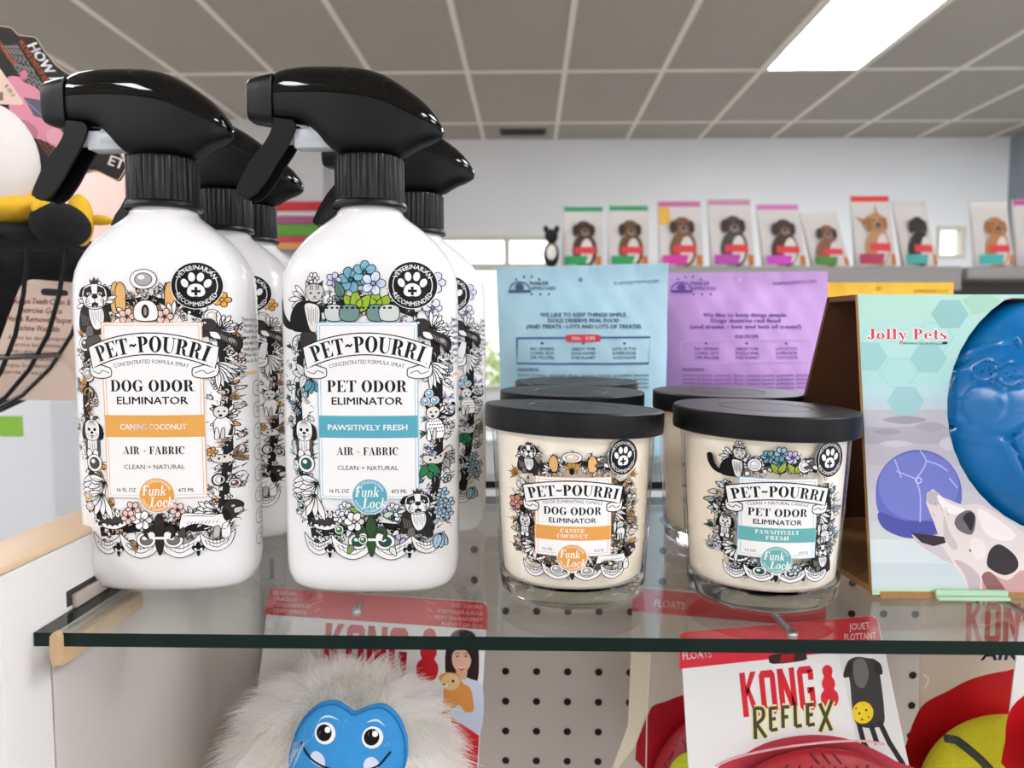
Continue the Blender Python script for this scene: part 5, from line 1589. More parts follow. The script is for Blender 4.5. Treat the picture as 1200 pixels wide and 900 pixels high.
# the ball: soccer-style panels, grooves, raised pads
BR = .0685
hc = jp(*HC)
bc = hc - JN * .0300 + Vector((0, 0, -.0035))
tb = thing('toy_ball', 'glossy blue rubber ball with soccer panels and raised pads inside the cardboard box', 'ball', bc)
bm = new()
bmesh.ops.create_icosphere(bm, subdivisions=7, radius=1)
def sdir(px, py):
    """Direction on the ball seen at a photo pixel."""
    d = ray(px, py).normalized(); oc = CAM - bc
    b_ = oc.dot(d); q = b_ * b_ - (oc.dot(oc) - BR * BR)
    return (CAM + d * (-b_ - math.sqrt(max(q, 0))) - bc).normalized()
pads = [(sdir(1155, 436), .075, .105, 10), (sdir(1186, 440), .085, .11, 50)]
warts = [(sdir(1128, 452), .1), (sdir(1152, 474), .145), (sdir(1192, 462), .12)]
seams = [(sdir(*p), sdir(*q)) for p, q in (((1110, 500), (1184, 513)), ((1184, 513), (1200, 548)), ((1200, 548), (1218, 600)), ((1184, 513), (1236, 478)), ((1236, 478), (1300, 500)), ((1218, 600), (1260, 625)),
         ((1190, 400), (1236, 478)), ((1190, 400), (1176, 352)), ((1120, 428), (1190, 400)))]
seams += [(-q, -p) for p, q in seams]
ridges = [(sdir(1130, 414), sdir(1176, 399))]
co = np.array([tuple(v.co.normalized()) for v in bm.verts])
def arcd(P, Q):
    P, Q = np.array(P), np.array(Q)
    t = np.clip(((co - P) @ (Q - P)) / ((Q - P) @ (Q - P)), 0, 1)
    return np.linalg.norm(co - (P + t[:, None] * (Q - P)), axis=1)
dm = np.min([arcd(p, q) for p, q in seams], axis=0)
hh = -.032 * np.exp(-(dm / .013) ** 2) + .008 * np.exp(-((dm - .06) / .03) ** 2)
for p, q in ridges: hh += .008 * np.exp(-(arcd(p, q) / .016) ** 2)
def bump_(c, a, amp, k):
    global hh
    d = np.arccos(np.clip(co @ np.array(c), -1, 1)) / a
    hh += amp / (1 + np.exp(np.clip((d - 1) * k, -50, 50))) - amp * .35 * np.exp(-((d - 1.12) / .07) ** 2)
for c, a, b_, _ in pads: bump_(c, (a + b_) / 2 * .92, .016, 40)
for c, a in warts: bump_(c, a, .005, 40)
for v, c_, h in zip(bm.verts, co, hh): v.co = Vector(c_) * BR * (1 + float(h))
obj('ball_skin', bm, mat('ball_blue', '006cb0', .22, spec=.5, noise=.1, nscale=50), tb, 0)
bm = new()
rnd = random.Random(2)
for c, a, b_, _ in pads:
    u = c.cross(Vector((0, 0, 1))).normalized(); w = c.cross(u)
    for k in range(14):
        aa, rr = rnd.uniform(0, 6.28), math.sqrt(rnd.random()) * .085
        d = (c + u * rr * math.cos(aa) + w * rr * math.sin(aa)).normalized() * BR * 1.0165
        ball(bm, d, .0005, 8)
obj('pad_dot', bm, mat('ball_dot', '0d3f66', .4), tb, 0)['kind'] = 'stuff'

# ================================================================ carded toys hanging below the shelf
def rcard(pts, r=6):
    """Round the corners of a card outline."""
    out = []
    n = len(pts)
    for i in range(n):
        p, a, b = Vector(pts[i]), Vector(pts[i - 1]), Vector(pts[(i + 1) % n])
        u, v = (a - p), (b - p)
        q0, q1 = p + u.normalized() * min(r, u.length / 2), p + v.normalized() * min(r, v.length / 2)
        for k in range(5):
            t = k / 4
            out.append(tuple(q0 * (1 - t) ** 2 + p * 2 * t * (1 - t) + q1 * t * t))
    return out
def carded(name, label, cat, Y, pts, col, art, group=None, r=7, dom=None):
    t = thing(name, label, cat, W(sum(p[0] for p in pts) / len(pts), sum(p[1] for p in pts) / len(pts), Y), 0, group)
    off = Vector(t.location)
    bm = new(); extrude_poly(bm, rcard(pts, r), 0, .0009, lambda x, y, d: W(x, y, Y) + Vector((0, d, 0)) - off)
    obj('hang_card', bm, mat('card_' + col, col, .35, coat=.2), t, 0)
    xs, ys = [p[0] for p in pts], [p[1] for p in pts]
    A = Art(min(xs) - 5, min(ys) - 5, max(xs) + 5, max(ys) + 5, 1.0)
    art(A)
    A.build('card_print', lambda x, y: (W(x, y, Y) - off, Vector((0, -1, 0))), t, step=1.8e-5, inkf=ink)
    return t, off
def logo(A, cx, cy, w, h, col, rot):
    polys, tw = glyph_text(BLOCK, 'KONG', .07)
    c, s = math.cos(R(rot)), math.sin(R(rot))
    tris = []
    for p in polys:
        q = [((x - tw / 2) * w / tw, -(y - .5) * h) for x, y in p]
        q = [(cx + x * c - y * s, cy + x * s + y * c) for x, y in q]
        for t in tessellate_polygon([[Vector((x, y, 0)) for x, y in q]]): tris.append([q[i] for i in t])
    A.add(tris, col)
def snowman(A, cx, cy, h, col, rot=0):
    A.at(cx, cy, h, rot)
    A.T = (cx, cy, h, math.cos(R(rot)), math.sin(R(rot)), .74, 1)
    A.poly(crom([(0, -.5), (.14, -.44), (.17, -.32), (.13, -.22), (.2, -.12), (.22, .0), (.17, .1), (.27, .2), (.29, .35), (.2, .5), (0, .52), (-.2, .5), (-.29, .35), (-.27, .2), (-.17, .1), (-.22, 0), (-.2, -.12), (-.13, -.22), (-.17, -.32), (-.14, -.44)], 4), col)
    A.T = None
def peg(px, py, Y, label):
    p = W(px, py, Y)
    t = thing('peg_hook', label, 'hook', p, 0, 'chrome pegboard hooks')
    m = mat('chrome', 'c9c9c9', .12, metal=1)
    bm = new(); tube(bm, [(0, .003, 0), (0, PEGY - Y - .004, -.002)], .0022, 10); obj('rod', bm, m, t)
    bm = new(); ball(bm, (0, 0, 0), .0036, 20); obj('ball_tip', bm, m, t)
    bm = new(); box(bm, (-.008, PEGY - Y - .004, -.014), (.008, PEGY - Y - .0025, .006), bevel=.0005); obj('back_plate', bm, m, t)
RED, DRED = 'c8202e', '9c0f1c'
# plush monster card
def yeti_card(A):
    A.poly([(316, 692), (320, 689), (566, 706), (571.5, 711), (571.5, 738), (310, 720)], RED)
    for k, s in enumerate(('SQUEAKS AND', 'CRACKLES', 'COUINEMENTS ET', 'CREPITEMENTS')):
        A.text(s, 321, 695 + k * 7.2, 4.6, 'eecfca', align=-1, bold=.02, rot=4, width=(27, 27, 44, 38)[k])
    for k, s in enumerate(('QUIETSCH UND', 'KNISTERGERAUSCHE', 'PIEPT EN KNISPERT', 'RUIDO Y CRUJIDO')):
        A.text(s, 566, 710 + k * 7.4, 4.6, 'eecfca', align=1, bold=.02, rot=4, width=(38, 53, 57, 48)[k])
    for x, f in ((366, 1), (510, -1)):
        for k in range(3): A.stroke([(x + f * k * 3, 708 + k * 8), (x + f * (12 - k * 2), 704 + k * 9)], 1.4, 'e8a03a')
    logo(A, 429, 762, 98, 58, RED, 4); snowman(A, 502, 766, 60, RED, 4)
    # printed picture: a person with long dark hair holding a toy puppy
    A.poly(crom([(530, 742), (545, 738), (559, 748), (561, 790), (553, 808), (540, 800), (524, 796), (522, 765)], 4), '2a1a18')
    A.poly(crom([(522, 840), (524, 806), (536, 792), (552, 796), (566, 806), (563, 858), (540, 846)], 4), 'c9d2e4')
    A.ell(541, 772, 11.5, 16, 'ddb09a'); A.poly([(534, 786), (548, 786), (546, 796), (536, 796)], 'd6a48c')
    A.poly(crom([(528, 766), (532, 752), (545, 750), (553, 760), (554, 776), (548, 764), (538, 760)], 3), '2a1a18')
    for x in (536, 546): A.ell(x, 769, 1.9, .9, '2a1a18'); A.stroke([(x - 3, 765.5), (x + 3, 765)], .8, '4a302a')
    A.poly(crom([(535, 780), (541, 782), (547, 780), (541, 786)], 3), 'c2454a'); A.stroke([(536, 781), (541, 783), (546, 781)], 1.2, 'f2ece8')
    A.poly(crom([(518, 836), (520, 806), (514, 794), (522, 788), (536, 790), (542, 800), (552, 808), (555, 832), (545, 834), (538, 826), (526, 834)], 4), 'd99048')
    A.ell(528, 799, 11, 10, 'e0bd8a'); A.ell(531, 798, 1.6, 1.6, K); A.ell(522, 803, 3, 2.4, 'f0e0c4'); A.ell(521, 802, 1.4, 1.2, K)
    A.poly([(529, 840), (561.5, 862), (559, 903), (520, 903), (530, 870)], RED)
pts = [(316, 689), (571.5, 706), (560, 905), (291, 905)]
yt, off = carded('plush_monster_toy', 'white shaggy plush monster with blue face on a red-headed card under the glass', 'plush toy', .515, pts, 'e2e0e0', yeti_card)
peg(418, 716, .498, 'chrome hook end above the shaggy monster toy, seen through the glass')
YC = W(402, 903, .466) - off
bm = new(); ball(bm, YC, (.062, .036, .062), 40); obj('body', bm, mat('plush_under', 'efeae2', .95), yt, 0)
rnd = random.Random(9)
vs, fs, mi = [], [], []
clumps = []
for k in range(420):
    z = rnd.uniform(-.6, 1); a = rnd.uniform(0, 6.2832); q = math.sqrt(1 - z * z)
    clumps.append((Vector((q * math.cos(a), q * math.sin(a), z)), Vector((rnd.uniform(-.5, .5), rnd.uniform(-.5, .5), rnd.uniform(-.5, .5))), rnd.uniform(.75, 1.25)))
CV = np.array([tuple(c[0]) for c in clumps])
for k in range(17000):
    z = rnd.uniform(-.7, 1); a = rnd.uniform(0, 6.2832); q = math.sqrt(1 - z * z)
    d = Vector((q * math.cos(a), q * math.sin(a), z))
    if d.y > .75: continue
    ci = int(np.argmax(CV @ np.array(d)))
    cl = clumps[ci]
    root = YC + Vector((d.x * .0605, d.y * .0345, d.z * .0605))
    n = Vector((d.x / .058, d.y / .036, d.z / .060)).normalized()
    L = rnd.uniform(.018, .029) * cl[2] * (1.0 if d.y > -.75 else .75)
    dirv = (n + cl[1] * .9 + Vector((rnd.gauss(0, .12), rnd.gauss(0, .12) - .1, rnd.gauss(0, .12))))
    dirv.normalize()
    tip_pull = (root + n * L * .9 + (cl[0] - d) * .02)
    side = dirv.cross(Vector((rnd.uniform(-1, 1), -1.2, rnd.uniform(-1, 1)))).normalized()
    w = rnd.uniform(.00022, .00042)
    tipw = root + dirv * L + off - CAM
    zz_ = tipw.dot(_f)
    tx, ty = 600 + FPX * tipw.dot(_r) / zz_, 450 - FPX * tipw.dot(_u) / zz_
    if d.y < -.2 and ((tx - 406) / 64) ** 2 + ((ty - 890) / 58) ** 2 < 1: continue
    base_i = len(vs)
    for s in range(4):
        t = s / 3
        p = root + dirv * L * t + Vector((0, -.001, -.008)) * t * t * (L / .02) + (cl[0] - d) * (.010 * t * t)
        ww = w * (1 - t * .85)
        vs += [tuple(p - side * ww), tuple(p + side * ww)]
    for s in range(3):
        b = base_i + s * 2
        fs.append((b, b + 1, b + 3, b + 2)); mi.append(ci % 3)
me = bpy.data.meshes.new('fur'); me.from_pydata(vs, [], fs); me.polygons.foreach_set('material_index', mi); me.polygons.foreach_set('use_smooth', [True] * len(fs))
def fur_mat(name, c):
    m = bpy.data.materials.new(name); m.use_nodes = True; nt = m.node_tree
    nt.nodes.remove(nt.nodes['Principled BSDF'])
    a_, b_, x_ = nt.nodes.new('ShaderNodeBsdfDiffuse'), nt.nodes.new('ShaderNodeBsdfTranslucent'), nt.nodes.new('ShaderNodeMixShader')
    for q_ in (a_, b_): q_.inputs[0].default_value = (*lin(c), 1)
    x_.inputs[0].default_value = .5
    nt.links.new(a_.outputs[0], x_.inputs[1]); nt.links.new(b_.outputs[0], x_.inputs[2]); nt.links.new(x_.outputs[0], nt.nodes['Material Output'].inputs[0])
    return m
link('fur', me, yt, [fur_mat('fur_cream', 'fefdfb'), fur_mat('fur_white', 'ffffff'), fur_mat('fur_ivory', 'fbf8f3')])  # near-white tones varied from clump to clump
face = crom([(336, 900), (340.6, 872), (351, 848), (369, 830), (390, 824), (405, 830), (415, 836), (432, 830), (450, 829.5), (465, 842), (474, 860), (477, 878), (475, 900), (462, 926), (440, 942), (405, 948), (368, 940), (346, 922)], 4)
FYY = .424
fcx, fcy = 406, 886
def fpt(x, y, d):
    r2 = ((x - fcx) / 72) ** 2 + ((y - fcy) / 64) ** 2
    p = W(x, y, FYY)
    return p + Vector((0, d + -.0005 + .0035 * r2, 0)) - off
bm = new()
rings = []
for s, d in ((1, .0014), (1.0, .0006), (.985, .0), (.93, -.0012), (.8, -.0016), (.55, -.0016), (.3, -.0016), (.05, -.0016)):
    rings.append([fpt(fcx + (x - fcx) * s, fcy + (y - fcy) * s, d) for x, y in face])
loft(bm, rings)
fo = obj('face_patch', bm, mat('face_blue', '2f8fd0', .75, noise=.12, nscale=120), yt, 60)
A = Art(330, 815, 485, 955, .6)
A.stroke([(fcx + (x - fcx) * .965, fcy + (y - fcy) * .965) for x, y in face + face[:1]], 1.6, '1f6aa8')
for x, y in ((381.5, 858), (437, 863)):
    A.ell(x, y, 12.5, 12.5, 'f4f2f0'); A.ell(x - 1, y - .5, 9, 9.5, '0d0c0c'); A.ell(x + 3, y - 4, 3.4, 3.4, 'ffffff')
A.stroke([(374, 844), (380, 840), (388, 839.5), (397, 843)], 2.4, 'cfe2f2', smooth=True, taper=2)
A.stroke([(430, 846), (437, 844), (444, 845), (451, 851)], 2.4, 'cfe2f2', smooth=True, taper=2)
A.poly(crom([(364, 888), (367, 880), (374, 879), (381, 886), (381, 897), (370, 894)], 4), 'd3d9ee')
A.poly(crom([(427, 898), (429, 888), (437, 885), (444, 891), (444, 897), (436, 901)], 4), 'd3d9ee')
A.stroke([(353, 869), (358, 879), (368, 890), (385, 898), (405, 902), (425, 901), (443, 896), (454, 885), (458, 880)], 2.6, '12171c', smooth=True)
A.build('embroidery', lambda x, y: (fpt(x, y, -.0018), Vector((0, -1, 0))), fo, strip=6, step=3e-5)

# rubber ring packs
def reflex_card(A):
    A.poly([(797, 743), (802, 740.5), (1022, 722), (1028, 726), (1034, 758), (796, 784)], 'd5303c')
    A.text('FLOATS', 817, 767, 9, 'f3e6e2', width=34, bold=.03, rot=-5)
    A.text('JOUET', 1007, 733.5, 8, 'f3e6e2', width=24, bold=.01, rot=-4); A.text('FLOTTANT', 1008, 745.5, 8, 'f3e6e2', width=37, bold=.01, rot=-4)
    A.poly(crom([(901, 772), (905, 767), (940, 763), (945, 768), (942, 774), (906, 778)], 3), '3a2422'); A.poly([(916, 767), (930, 765.5), (930, 775), (914, 776.5)], 'a81a22')
    A.poly([(982, 764), (1034, 758), (1066, 903), (1010, 903), (1000, 850)], 'd9d5d2')
    logo(A, 912, 810, 87, 52, 'd22a36', -6); snowman(A, 971, 803, 48, 'd22a36', -5)
    polys = {'R': [[(0, 0), (.06, 1)], [(0, 0), (.4, .02), (.44, .3), (.08, .52)], [(.1, .5), (.6, .95)]], 'E': [[(0, .02), (.04, .98)], [(0, .02), (.44, .0)], [(.02, .5), (.38, .46)], [(.04, .98), (.5, .92)]], 'F': [[(0, .02), (.04, 1)], [(0, .02), (.46, .0)], [(.02, .5), (.38, .46)]],
             'L': [[(0, 0), (.04, .98)], [(.04, .98), (.46, .92)]], 'X': [[(0, 0), (.6, 1)], [(.62, -.1), (.02, 1.04)]]}
    for halo in (1, 0):
        x = 884
        for i, ch in enumerate('REFLEX'):
            wdt = (17, 13, 13, 13, 13, 17)[i]; hh = (36, 27, 25, 25, 25, 32)[i]
            y0 = 831 - (x - 884) * .09 + (0 if i else -1)
            for st in polys[ch]:
                pp = [(x + a * wdt * 1.35, y0 + b * hh) for a, b in st]
                if len(pp) > 2: pp = crom(pp, 4, False)
                A.stroke(pp, 8.5 if halo else 4.2, 'eadf9a' if halo else '46463a')
            x += wdt + 1.5
    # printed picture: a dark dog with a yellow ball
    A.poly(crom([(992, 778), (1002, 770), (1016, 771), (1027, 774), (1031, 790), (1036, 830), (1034, 850), (1010, 852), (1000, 840), (996, 800)], 4), '3b3937')
    A.poly(crom([(1000, 776), (1012, 772), (1018, 790), (1012, 806), (1002, 800)], 3), '6a6764')
    for a in ([(1006, 846), (1012, 870), (1022, 888)], [(1020, 848), (1028, 872)], [(1030, 845), (1042, 870), (1056, 892), (1062, 903)]): A.stroke(a, 6, '2c2a29')
    A.poly(crom([(988, 792), (992, 778), (999, 776), (998, 790), (992, 794)], 3), '2c2a29'); A.poly(crom([(1024, 774), (1032, 778), (1034, 790), (1026, 788)], 3), '2c2a29')
    A.ell(1011, 835, 12.5, 13, 'e8c62e'); A.ell(1007, 836, 1.4, 1.4, K); A.ell(1015, 832, 1.4, 1.4, K); A.ell(1010, 843, 1.2, 1.2, K); A.ell(1018, 840, 1, 1, K); A.ell(1003, 830, 1, 1, K); A.ell(1012, 826, 1.2, 1, 'c9a21e')
    A.poly(crom([(852, 903), (872, 884), (905, 868), (950, 861), (990, 865), (1020, 876), (1050, 892), (1060, 903)], 4), 'b8404c')
m_rub = mat('rubber_red', 'a3121e', .45, bump=.0, noise=.1, nscale=60)
def rubber(t, off, cx, cy, rx, ry, Y, dy, lines=True):
    c = W(cx, cy, Y) - off
    k = Y / FPX
    bm = new(); ball(bm, c, (rx * k, dy, ry * k), 48); o = obj('rubber_disc', bm, m_rub, t, 0)
    bm = new()
    for j in range(-4, 5):
        for i in range(-8, 9):
            u, v = i * .115 + (j % 2) * .05, j * .13 + .4
            if u * u + v * v > .86: continue
            P = []
            for a, b in ((-.035, -.05), (.0, .0), (.035, .05)):
                uu, vv = u + a * (1 if j % 2 else -1), v + b
                w = math.sqrt(max(.02, 1 - uu * uu - vv * vv))
                P.append(c + Vector((uu * rx * k, -w * dy - .0002, vv * ry * k)))
            tube(bm, P, .0007, 6)
    obj('tread', bm, mat('rubber_tread', '5c0a12', .5), o, 0)
    return o
pts = [(797, 741), (1028, 722), (1067, 905), (807, 905)]
rt, off = carded('ring_toy_pack', 'white carded red rubber toy with yellow-edged lettering, tilted in front of its twin', 'pet toy pack', .455, pts, 'e4e1df', reflex_card, 'carded rubber toys')
rubber(rt, off, 962, 965, 118, 95, .445, .012)
bm = new()
tube(bm, [W(x, y, .4425) - off for x, y in crom([(838, 898), (868, 886), (930, 874), (1000, 868), (1036, 872)], 6, False)], .0007, 8)
obj('blister_rim', bm, mat('blister_clear', 'd9a0a2', .15), rt)
peg(928, 743, .44, 'chrome hook end in the slot of the front rubber toy card')
def back_card(A):
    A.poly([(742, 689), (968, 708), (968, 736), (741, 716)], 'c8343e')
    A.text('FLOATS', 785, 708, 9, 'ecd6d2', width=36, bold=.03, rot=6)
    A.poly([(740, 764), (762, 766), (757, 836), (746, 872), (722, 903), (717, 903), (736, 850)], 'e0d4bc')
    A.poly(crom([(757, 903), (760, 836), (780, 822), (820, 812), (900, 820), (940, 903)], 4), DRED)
    A.stroke([(762, 766), (758, 838), (757, 903)], 1.2, 'efe6d8')
pts = [(742, 687), (968, 706), (962, 905), (714, 905), (736, 850)]
bt_, off = carded('ring_toy_pack', 'shaded twin pack of the red rubber toy, hanging behind the front one', 'pet toy pack', .545, pts, 'c2b6aa', back_card, 'carded rubber toys', 5)  # greyed card and duller inks hold the shade behind the front pack
rubber(bt_, off, 850, 935, 92, 112, .535, .02)
bm = new(); ball(bm, W(815, 912, .512) - off, (.019, .010, .019), 24); obj('tennis_ball', bm, mat('tennis_yellow', 'b9c02a', .9, noise=.15, nscale=300), bt_, 0)
peg(858, 707, .532, 'chrome hook holding the shaded rear toy pack')
def air_card(A):
    logo(A, 1175, 730, 86, 46, 'c0564e', 1); A.text('AIR', 1172, 766, 15, '34306a', width=42, bold=.03, slant=.15)
    A.poly(crom([(1058, 903), (1062, 872), (1072, 842), (1084, 824), (1110, 810), (1140, 795), (1180, 786), (1225, 784), (1228, 903)], 4), 'b3101c')
    A.stroke([(1082, 790), (1088, 796), (1084, 806)], 1.6, 'efe9e2', smooth=True)
pts = [(1079, 702), (1222, 692), (1230, 905), (1056, 905), (1078, 838)]
at_, off = carded('squeaky_ball_pack', 'carded yellow tennis ball toy with dark seam under the cardboard box', 'pet toy pack', .50, pts, 'cfc0b2', air_card, None, 6)  # white card toned beige, the shade put into its colour
c = W(1180, 938, .475) - off
rB = 104 * .475 / FPX
bm = new(); ball(bm, c, (rB, .03, rB), 64); tbo = obj('tennis_ball', bm, mat('tennis_bright', 'd2c822', .9, noise=.12, nscale=400, bump=.3), at_, 0)
bm = new(); P = []
for x, y in crom([(1104, 861), (1118, 864), (1132, 874), (1143, 888), (1150, 902), (1154, 925)], 6, False):
    dx, dz = (W(x, y, .475) - off - c).x / rB, (W(x, y, .475) - off - c).z / rB
    w = math.sqrt(max(.02, 1 - dx * dx - dz * dz)); P.append(c + Vector((dx * rB, -w * .03, dz * rB)))
tube(bm, P, .0026, 8); obj('seam', bm, mat('seam_dark', '3b3c34', .8), tbo)
peg(1150, 704, .485, 'chrome hook holding the tennis ball toy pack')
def edge_card(A):
    A.poly(crom([(1181, 903), (1178, 868), (1182, 836), (1200, 815), (1240, 796), (1276, 790), (1276, 903)], 3), 'c0121e')
    logo(A, 1245, 762, 80, 40, RED, 0)
pts = [(1196, 728), (1280, 726), (1280, 905), (1186, 905), (1180, 868), (1184, 830)]
et, off = carded('squeaky_ball_pack', 'white and red toy card cut off by the right frame edge', 'pet toy pack', .44, pts, 'e9e6e4', edge_card, None, 4)
bm = new(); ball(bm, W(1262, 900, .42) - off, (.026, .014, .03), 32); obj('tennis_ball', bm, mat('tennis_bright', 'd2c822', .9), et, 0)
peg(1235, 738, .425, 'chrome hook by the right frame edge holding the cut-off card')

# ================================================================ wire basket of toys on the left
bkc = W(-105, 290, .60)
bk = thing('wire_basket', 'black wire basket full of plush toys beside the rack end panel', 'basket', bkc)
m_wire = mat('wire_black', '0e0d0d', .35, metal=.4)
RB = W(108, 290, .60).x - bkc.x
zr = W(108, 291, .60).z - bkc.z
zbm = W(0, 512, .5).z - bkc.z
PROF = [(1.0, 0), (.985, .12), (.95, .28), (.87, .5), (.74, .7), (.58, .86), (.38, .97), (.18, 1.0)]
bm = new(); tube(bm, [(RB * math.cos(a), RB * math.sin(a), zr) for a in (2 * math.pi * k / 64 for k in range(64))], .0030, 10, cyclic=True); obj('rim', bm, m_wire, bk)
bm = new(); rr, dd = interp([(d, r) for r, d in PROF], .62)[0], .62
tube(bm, [(RB * rr * math.cos(a), RB * rr * math.sin(a), zr + (zbm - zr) * dd) for a in (2 * math.pi * k / 64 for k in range(64))], .0022, 10, cyclic=True); obj('ring', bm, mat('wire_sheen', '6a6866', .25, metal=.8), bk)
for k in range(30):
    a = 2 * math.pi * k / 30
    bm = new(); tube(bm, [(RB * r * math.cos(a), RB * r * math.sin(a), zr + (zbm - zr) * d) for r, d in PROF], .0017, 6); obj('wire', bm, m_wire, bk)
bm = new(); lathe(bm, [(RB * .19, zbm - .001), (RB * .19, zbm + .001)], 24); obj('bottom_plate', bm, m_wire, bk)
bm = new()
zf = -bkc.z
lathe(bm, [(.012, zbm - .0015), (.012, zf + .02), (.14, zf + .015), (.14, zf)], 24); obj('stand', bm, m_wire, bk)
m_pw, m_py, m_pb, m_pp = mat('plush_white2', 'e6ddd6', .95, bump=.3, nscale=90), mat('plush_yellow', 'e9b92e', .95, bump=.3, nscale=120), mat('plush_black2', '131212', .95, bump=.3, nscale=90), mat('plush_pink', 'd98fa0', .95, bump=.2, nscale=90)
def lump(px, py, Y, rx, ry, rz, off): return W(px, py, Y) - off, (rx * Y / FPX, ry, rz * Y / FPX)
o_ = W(20, 260, .56)
bee = thing('plush_toy', 'white, yellow and black plush toy heaped in the wire basket', 'plush toy', o_)
bm = new(); ball(bm, *lump(-10, 188, .535, 45, .035, 66, o_), 32)
ball(bm, *lump(-28, 165, .535, 44, .03, 44, o_), 24); obj('body', bm, m_pw, bee, 0)
bm = new(); ball(bm, *lump(12, 244, .545, 36, .03, 20, o_), 32); ball(bm, *lump(38, 226, .55, 9, .012, 26, o_), 24); ball(bm, *lump(50, 244, .535, 9, .01, 14, o_), 24); obj('band', bm, m_py, bee, 0)
bm = new(); ball(bm, *lump(72, 264, .55, 26, .028, 26, o_), 32); ball(bm, *lump(20, 278, .555, 60, .035, 16, o_), 32); ball(bm, *lump(47, 210, .56, 8, .012, 26, o_), 20); obj('stripe', bm, m_pb, bee, 0)
bm = new(); ball(bm, *lump(94, 258, .565, 13, .012, 30, o_), 24); ball(bm, *lump(116, 258, .575, 16, .008, 6, o_), 24); obj('wing', bm, m_py, bee, 0)
o_ = W(30, 330, .66)
blk = thing('plush_toy', 'black plush toy filling the lower wire basket', 'plush toy', o_)
bm = new(); ball(bm, *lump(0, 330, .66, 105, .05, 60, o_), 32); ball(bm, *lump(60, 300, .64, 50, .04, 34, o_), 32); ball(bm, *lump(-60, 400, .66, 90, .05, 70, o_), 32); obj('body', bm, m_pb, blk, 0)
bm = new(); ball(bm, *lump(-75, 300, .60, 22, .03, 40, o_), 24); obj('ear', bm, m_pb, blk, 0)
# black swing tag with a pink toy picture
TY = .60
def tag_art(A):
    A.text('HOW AR', 56, 79, 11.5, 'f4f1ee', width=66, bold=.05, rot=56, slant=.2)
    A.text('MULTIPLE KINDS OF SQUEAKERS', 45, 80, 5.5, 'd8642a', width=76, bold=.03, rot=57)
    for k in range(5): A.text('soft plush toys for cuddling and gentle play', 37 - k * 5.2, 80 - k * 1.5, 3.8, 'c9c4c0', width=66 - k * 4, rot=57)
    A.text('OF MATERIAL', 8, 62, 6, 'd8642a', width=34, bold=.03, rot=52)
    A.text('ET', 137, 190, 12, 'efe9e4', width=18, bold=.04, rot=20)
    for k in range(8): A.text('do not leave the pet alone with a torn toy', 54 + k * 6, 176 + k * 1.5, 3.8, 'b08a6a' if k % 3 else 'd8642a', width=40, rot=55)
    A.poly(crom([(8, 92), (22, 90), (28, 96), (44, 104), (54, 120), (58, 140), (72, 152), (78, 168), (72, 176), (54, 166), (34, 158), (14, 138), (10, 116)], 4), 'd68a9c')
    A.ell(28, 88, 4.5, 5.5, 'd0708a'); A.ell(30, 152, 16, 10, 'b8707c', 30); A.ell(64, 160, 10, 9, 'dfa0ac', 40)
    A.poly([(28, 114), (52, 118), (54, 140), (40, 136)], '5a5668'); A.stroke([(30, 118), (50, 136)], 1.2, '8a8698')
    A.poly([(-6, 80), (0, 80), (28, 120), (26, 123), (-6, 122)], 'e3c7b4')
    A.text('8.00.0', 12, 106, 5, '6a4a40', width=16, rot=55); A.rect(-5, 108, 4, 118, '8a6a5a')
pts = [(-8, 28), (14, 31), (20, 40), (42, 42), (50, 56), (66, 76), (80, 86), (98, 96), (150, 196), (140, 214), (112, 200), (60, 214), (20, 200), (-8, 130)]
tg = thing('hang_tag', 'black swing tag with bold white lettering and a pink toy picture over the basket', 'tag', W(50, 120, TY))
off = Vector(tg.location)
bm = new(); extrude_poly(bm, rcard(pts, 5), 0, .0008, lambda x, y, d: W(x, y, TY) + Vector((0, d, 0)) - off); obj('card', bm, [matte_ink('1d1613')], tg, 0)
A = Art(-10, 20, 160, 225, 1); 
A.stroke(rcard([(x * .985 + .8, y * .985 + 1.8) for x, y in pts], 5), 1.2, 'c9a88a', closed=True)
tag_art(A)
A.build('tag_print', lambda x, y: (W(x, y, TY) - off, Vector((0, -1, 0))), tg, step=2e-5, inkf=matte_ink)
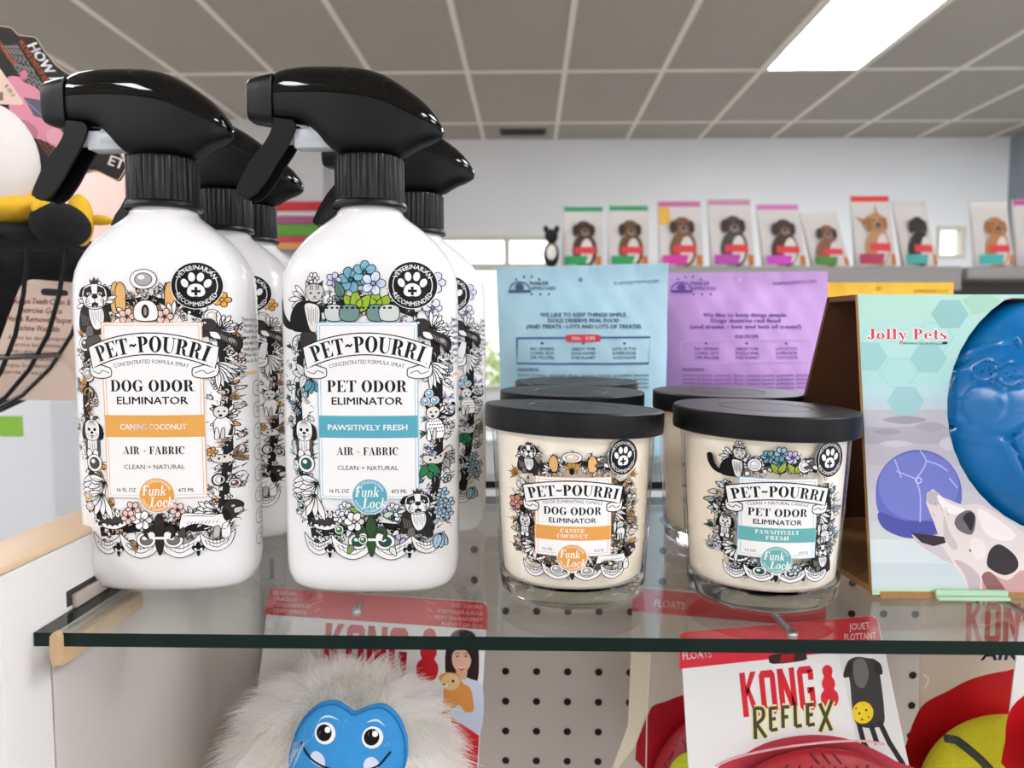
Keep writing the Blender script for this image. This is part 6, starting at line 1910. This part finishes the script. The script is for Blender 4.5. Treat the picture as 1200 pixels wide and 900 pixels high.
# white card inside the basket
CYY = .60
pts = [(24, 334), (34, 327), (112, 333), (118, 360), (96, 470), (-14, 468), (-8, 420)]
wc = thing('toy_card', 'cream printed toy card behind the bars of the wire basket', 'card', W(50, 400, CYY))
off = Vector(wc.location)
bm = new(); extrude_poly(bm, rcard(pts, 8), 0, .0008, lambda x, y, d: W(x, y, CYY) + Vector((0, d, 0)) - off); obj('card', bm, [matte_ink('d8bfae')], wc, 0)
A = Art(-20, 320, 125, 480, .8)
for k, (s, w) in enumerate((('Keeps Teeth Clean &', 66), ('Exercise Gums', 50), ('Helps Remove Plaque', 76), ('Machine Washable', 52))):
    A.text(s, 50 - k * 2, 353 + k * 10.5, 7, '8a2a2c', width=w, bold=.03, rot=2, slant=.15)
for k, s in enumerate(('Aident les dents propres', 'Exercice les gencives', 'Aide a eliminer la plaque', 'Lavable en machine', 'Limpia los dientes', 'Ejercita las encias')):
    A.text(s, 44 - k * 3, 396 + k * 8, 5, '8a5a50', width=70 - (k % 3) * 10, rot=2, slant=.15)
A.poly(crom([(48, 342), (52, 338), (76, 340), (80, 344), (76, 347), (52, 346)], 3), '1f1a14')
A.build('card_print', lambda x, y: (W(x, y, CYY) - off, Vector((0, -1, 0))), wc, step=2e-5, inkf=matte_ink)
# pale carton with a green sticker, brown cabinet behind the basket
a, b = W(-60, 440, 1.25), W(66, 640, 1.25)
ct = thing('storage_cabinet', 'pale grey cabinet with a green sticker below the wire basket', 'cabinet', ((a.x + b.x) / 2, 1.4, 0))
hw = (b.x - a.x) / 2
bm = new(); box(bm, (-hw, -.148, .06), (hw, .15, a.z), bevel=.006); obj('body', bm, mat('cabinet_grey', 'c6c7c9', .35), ct)
bm = new(); box(bm, (-hw + .01, -.14, 0), (hw - .01, .14, .0598)); obj('plinth', bm, m_gond, ct)
p = W(12, 500, 1.25) - Vector(ct.location); bm = new(); box(bm, (p.x - .025, -.1492, p.z - .016), (p.x + .02, -.1482, p.z + .018)); obj('sticker', bm, matte_ink('7fae3a'), ct)
a, b = W(64, 556, 1.75), W(190, 620, 1.75)
cb = thing('wooden_chest', 'dark brown wooden chest on the floor between cabinet and front spray bottle', 'chest', ((a.x + b.x) / 2 - .1, 1.9, 0))
bm = new(); hw = (b.x - a.x) / 2 + .1; box(bm, (-hw, -.15, .03), (hw, .15, a.z - .02), bevel=.004); obj('body', bm, mat('wood_dark', '4a2c1e', .5, noise=.25, nscale=12), cb)
bm = new(); box(bm, (-hw - .01, -.16, a.z - .0198), (hw + .01, .16, a.z), bevel=.004); obj('lid', bm, mat('wood_lid', '3a241a', .45, noise=.25, nscale=12), cb)
bm = new(); box(bm, (-hw + .01, -.14, 0), (hw - .01, .14, .0298)); obj('foot', bm, m_gond, cb)
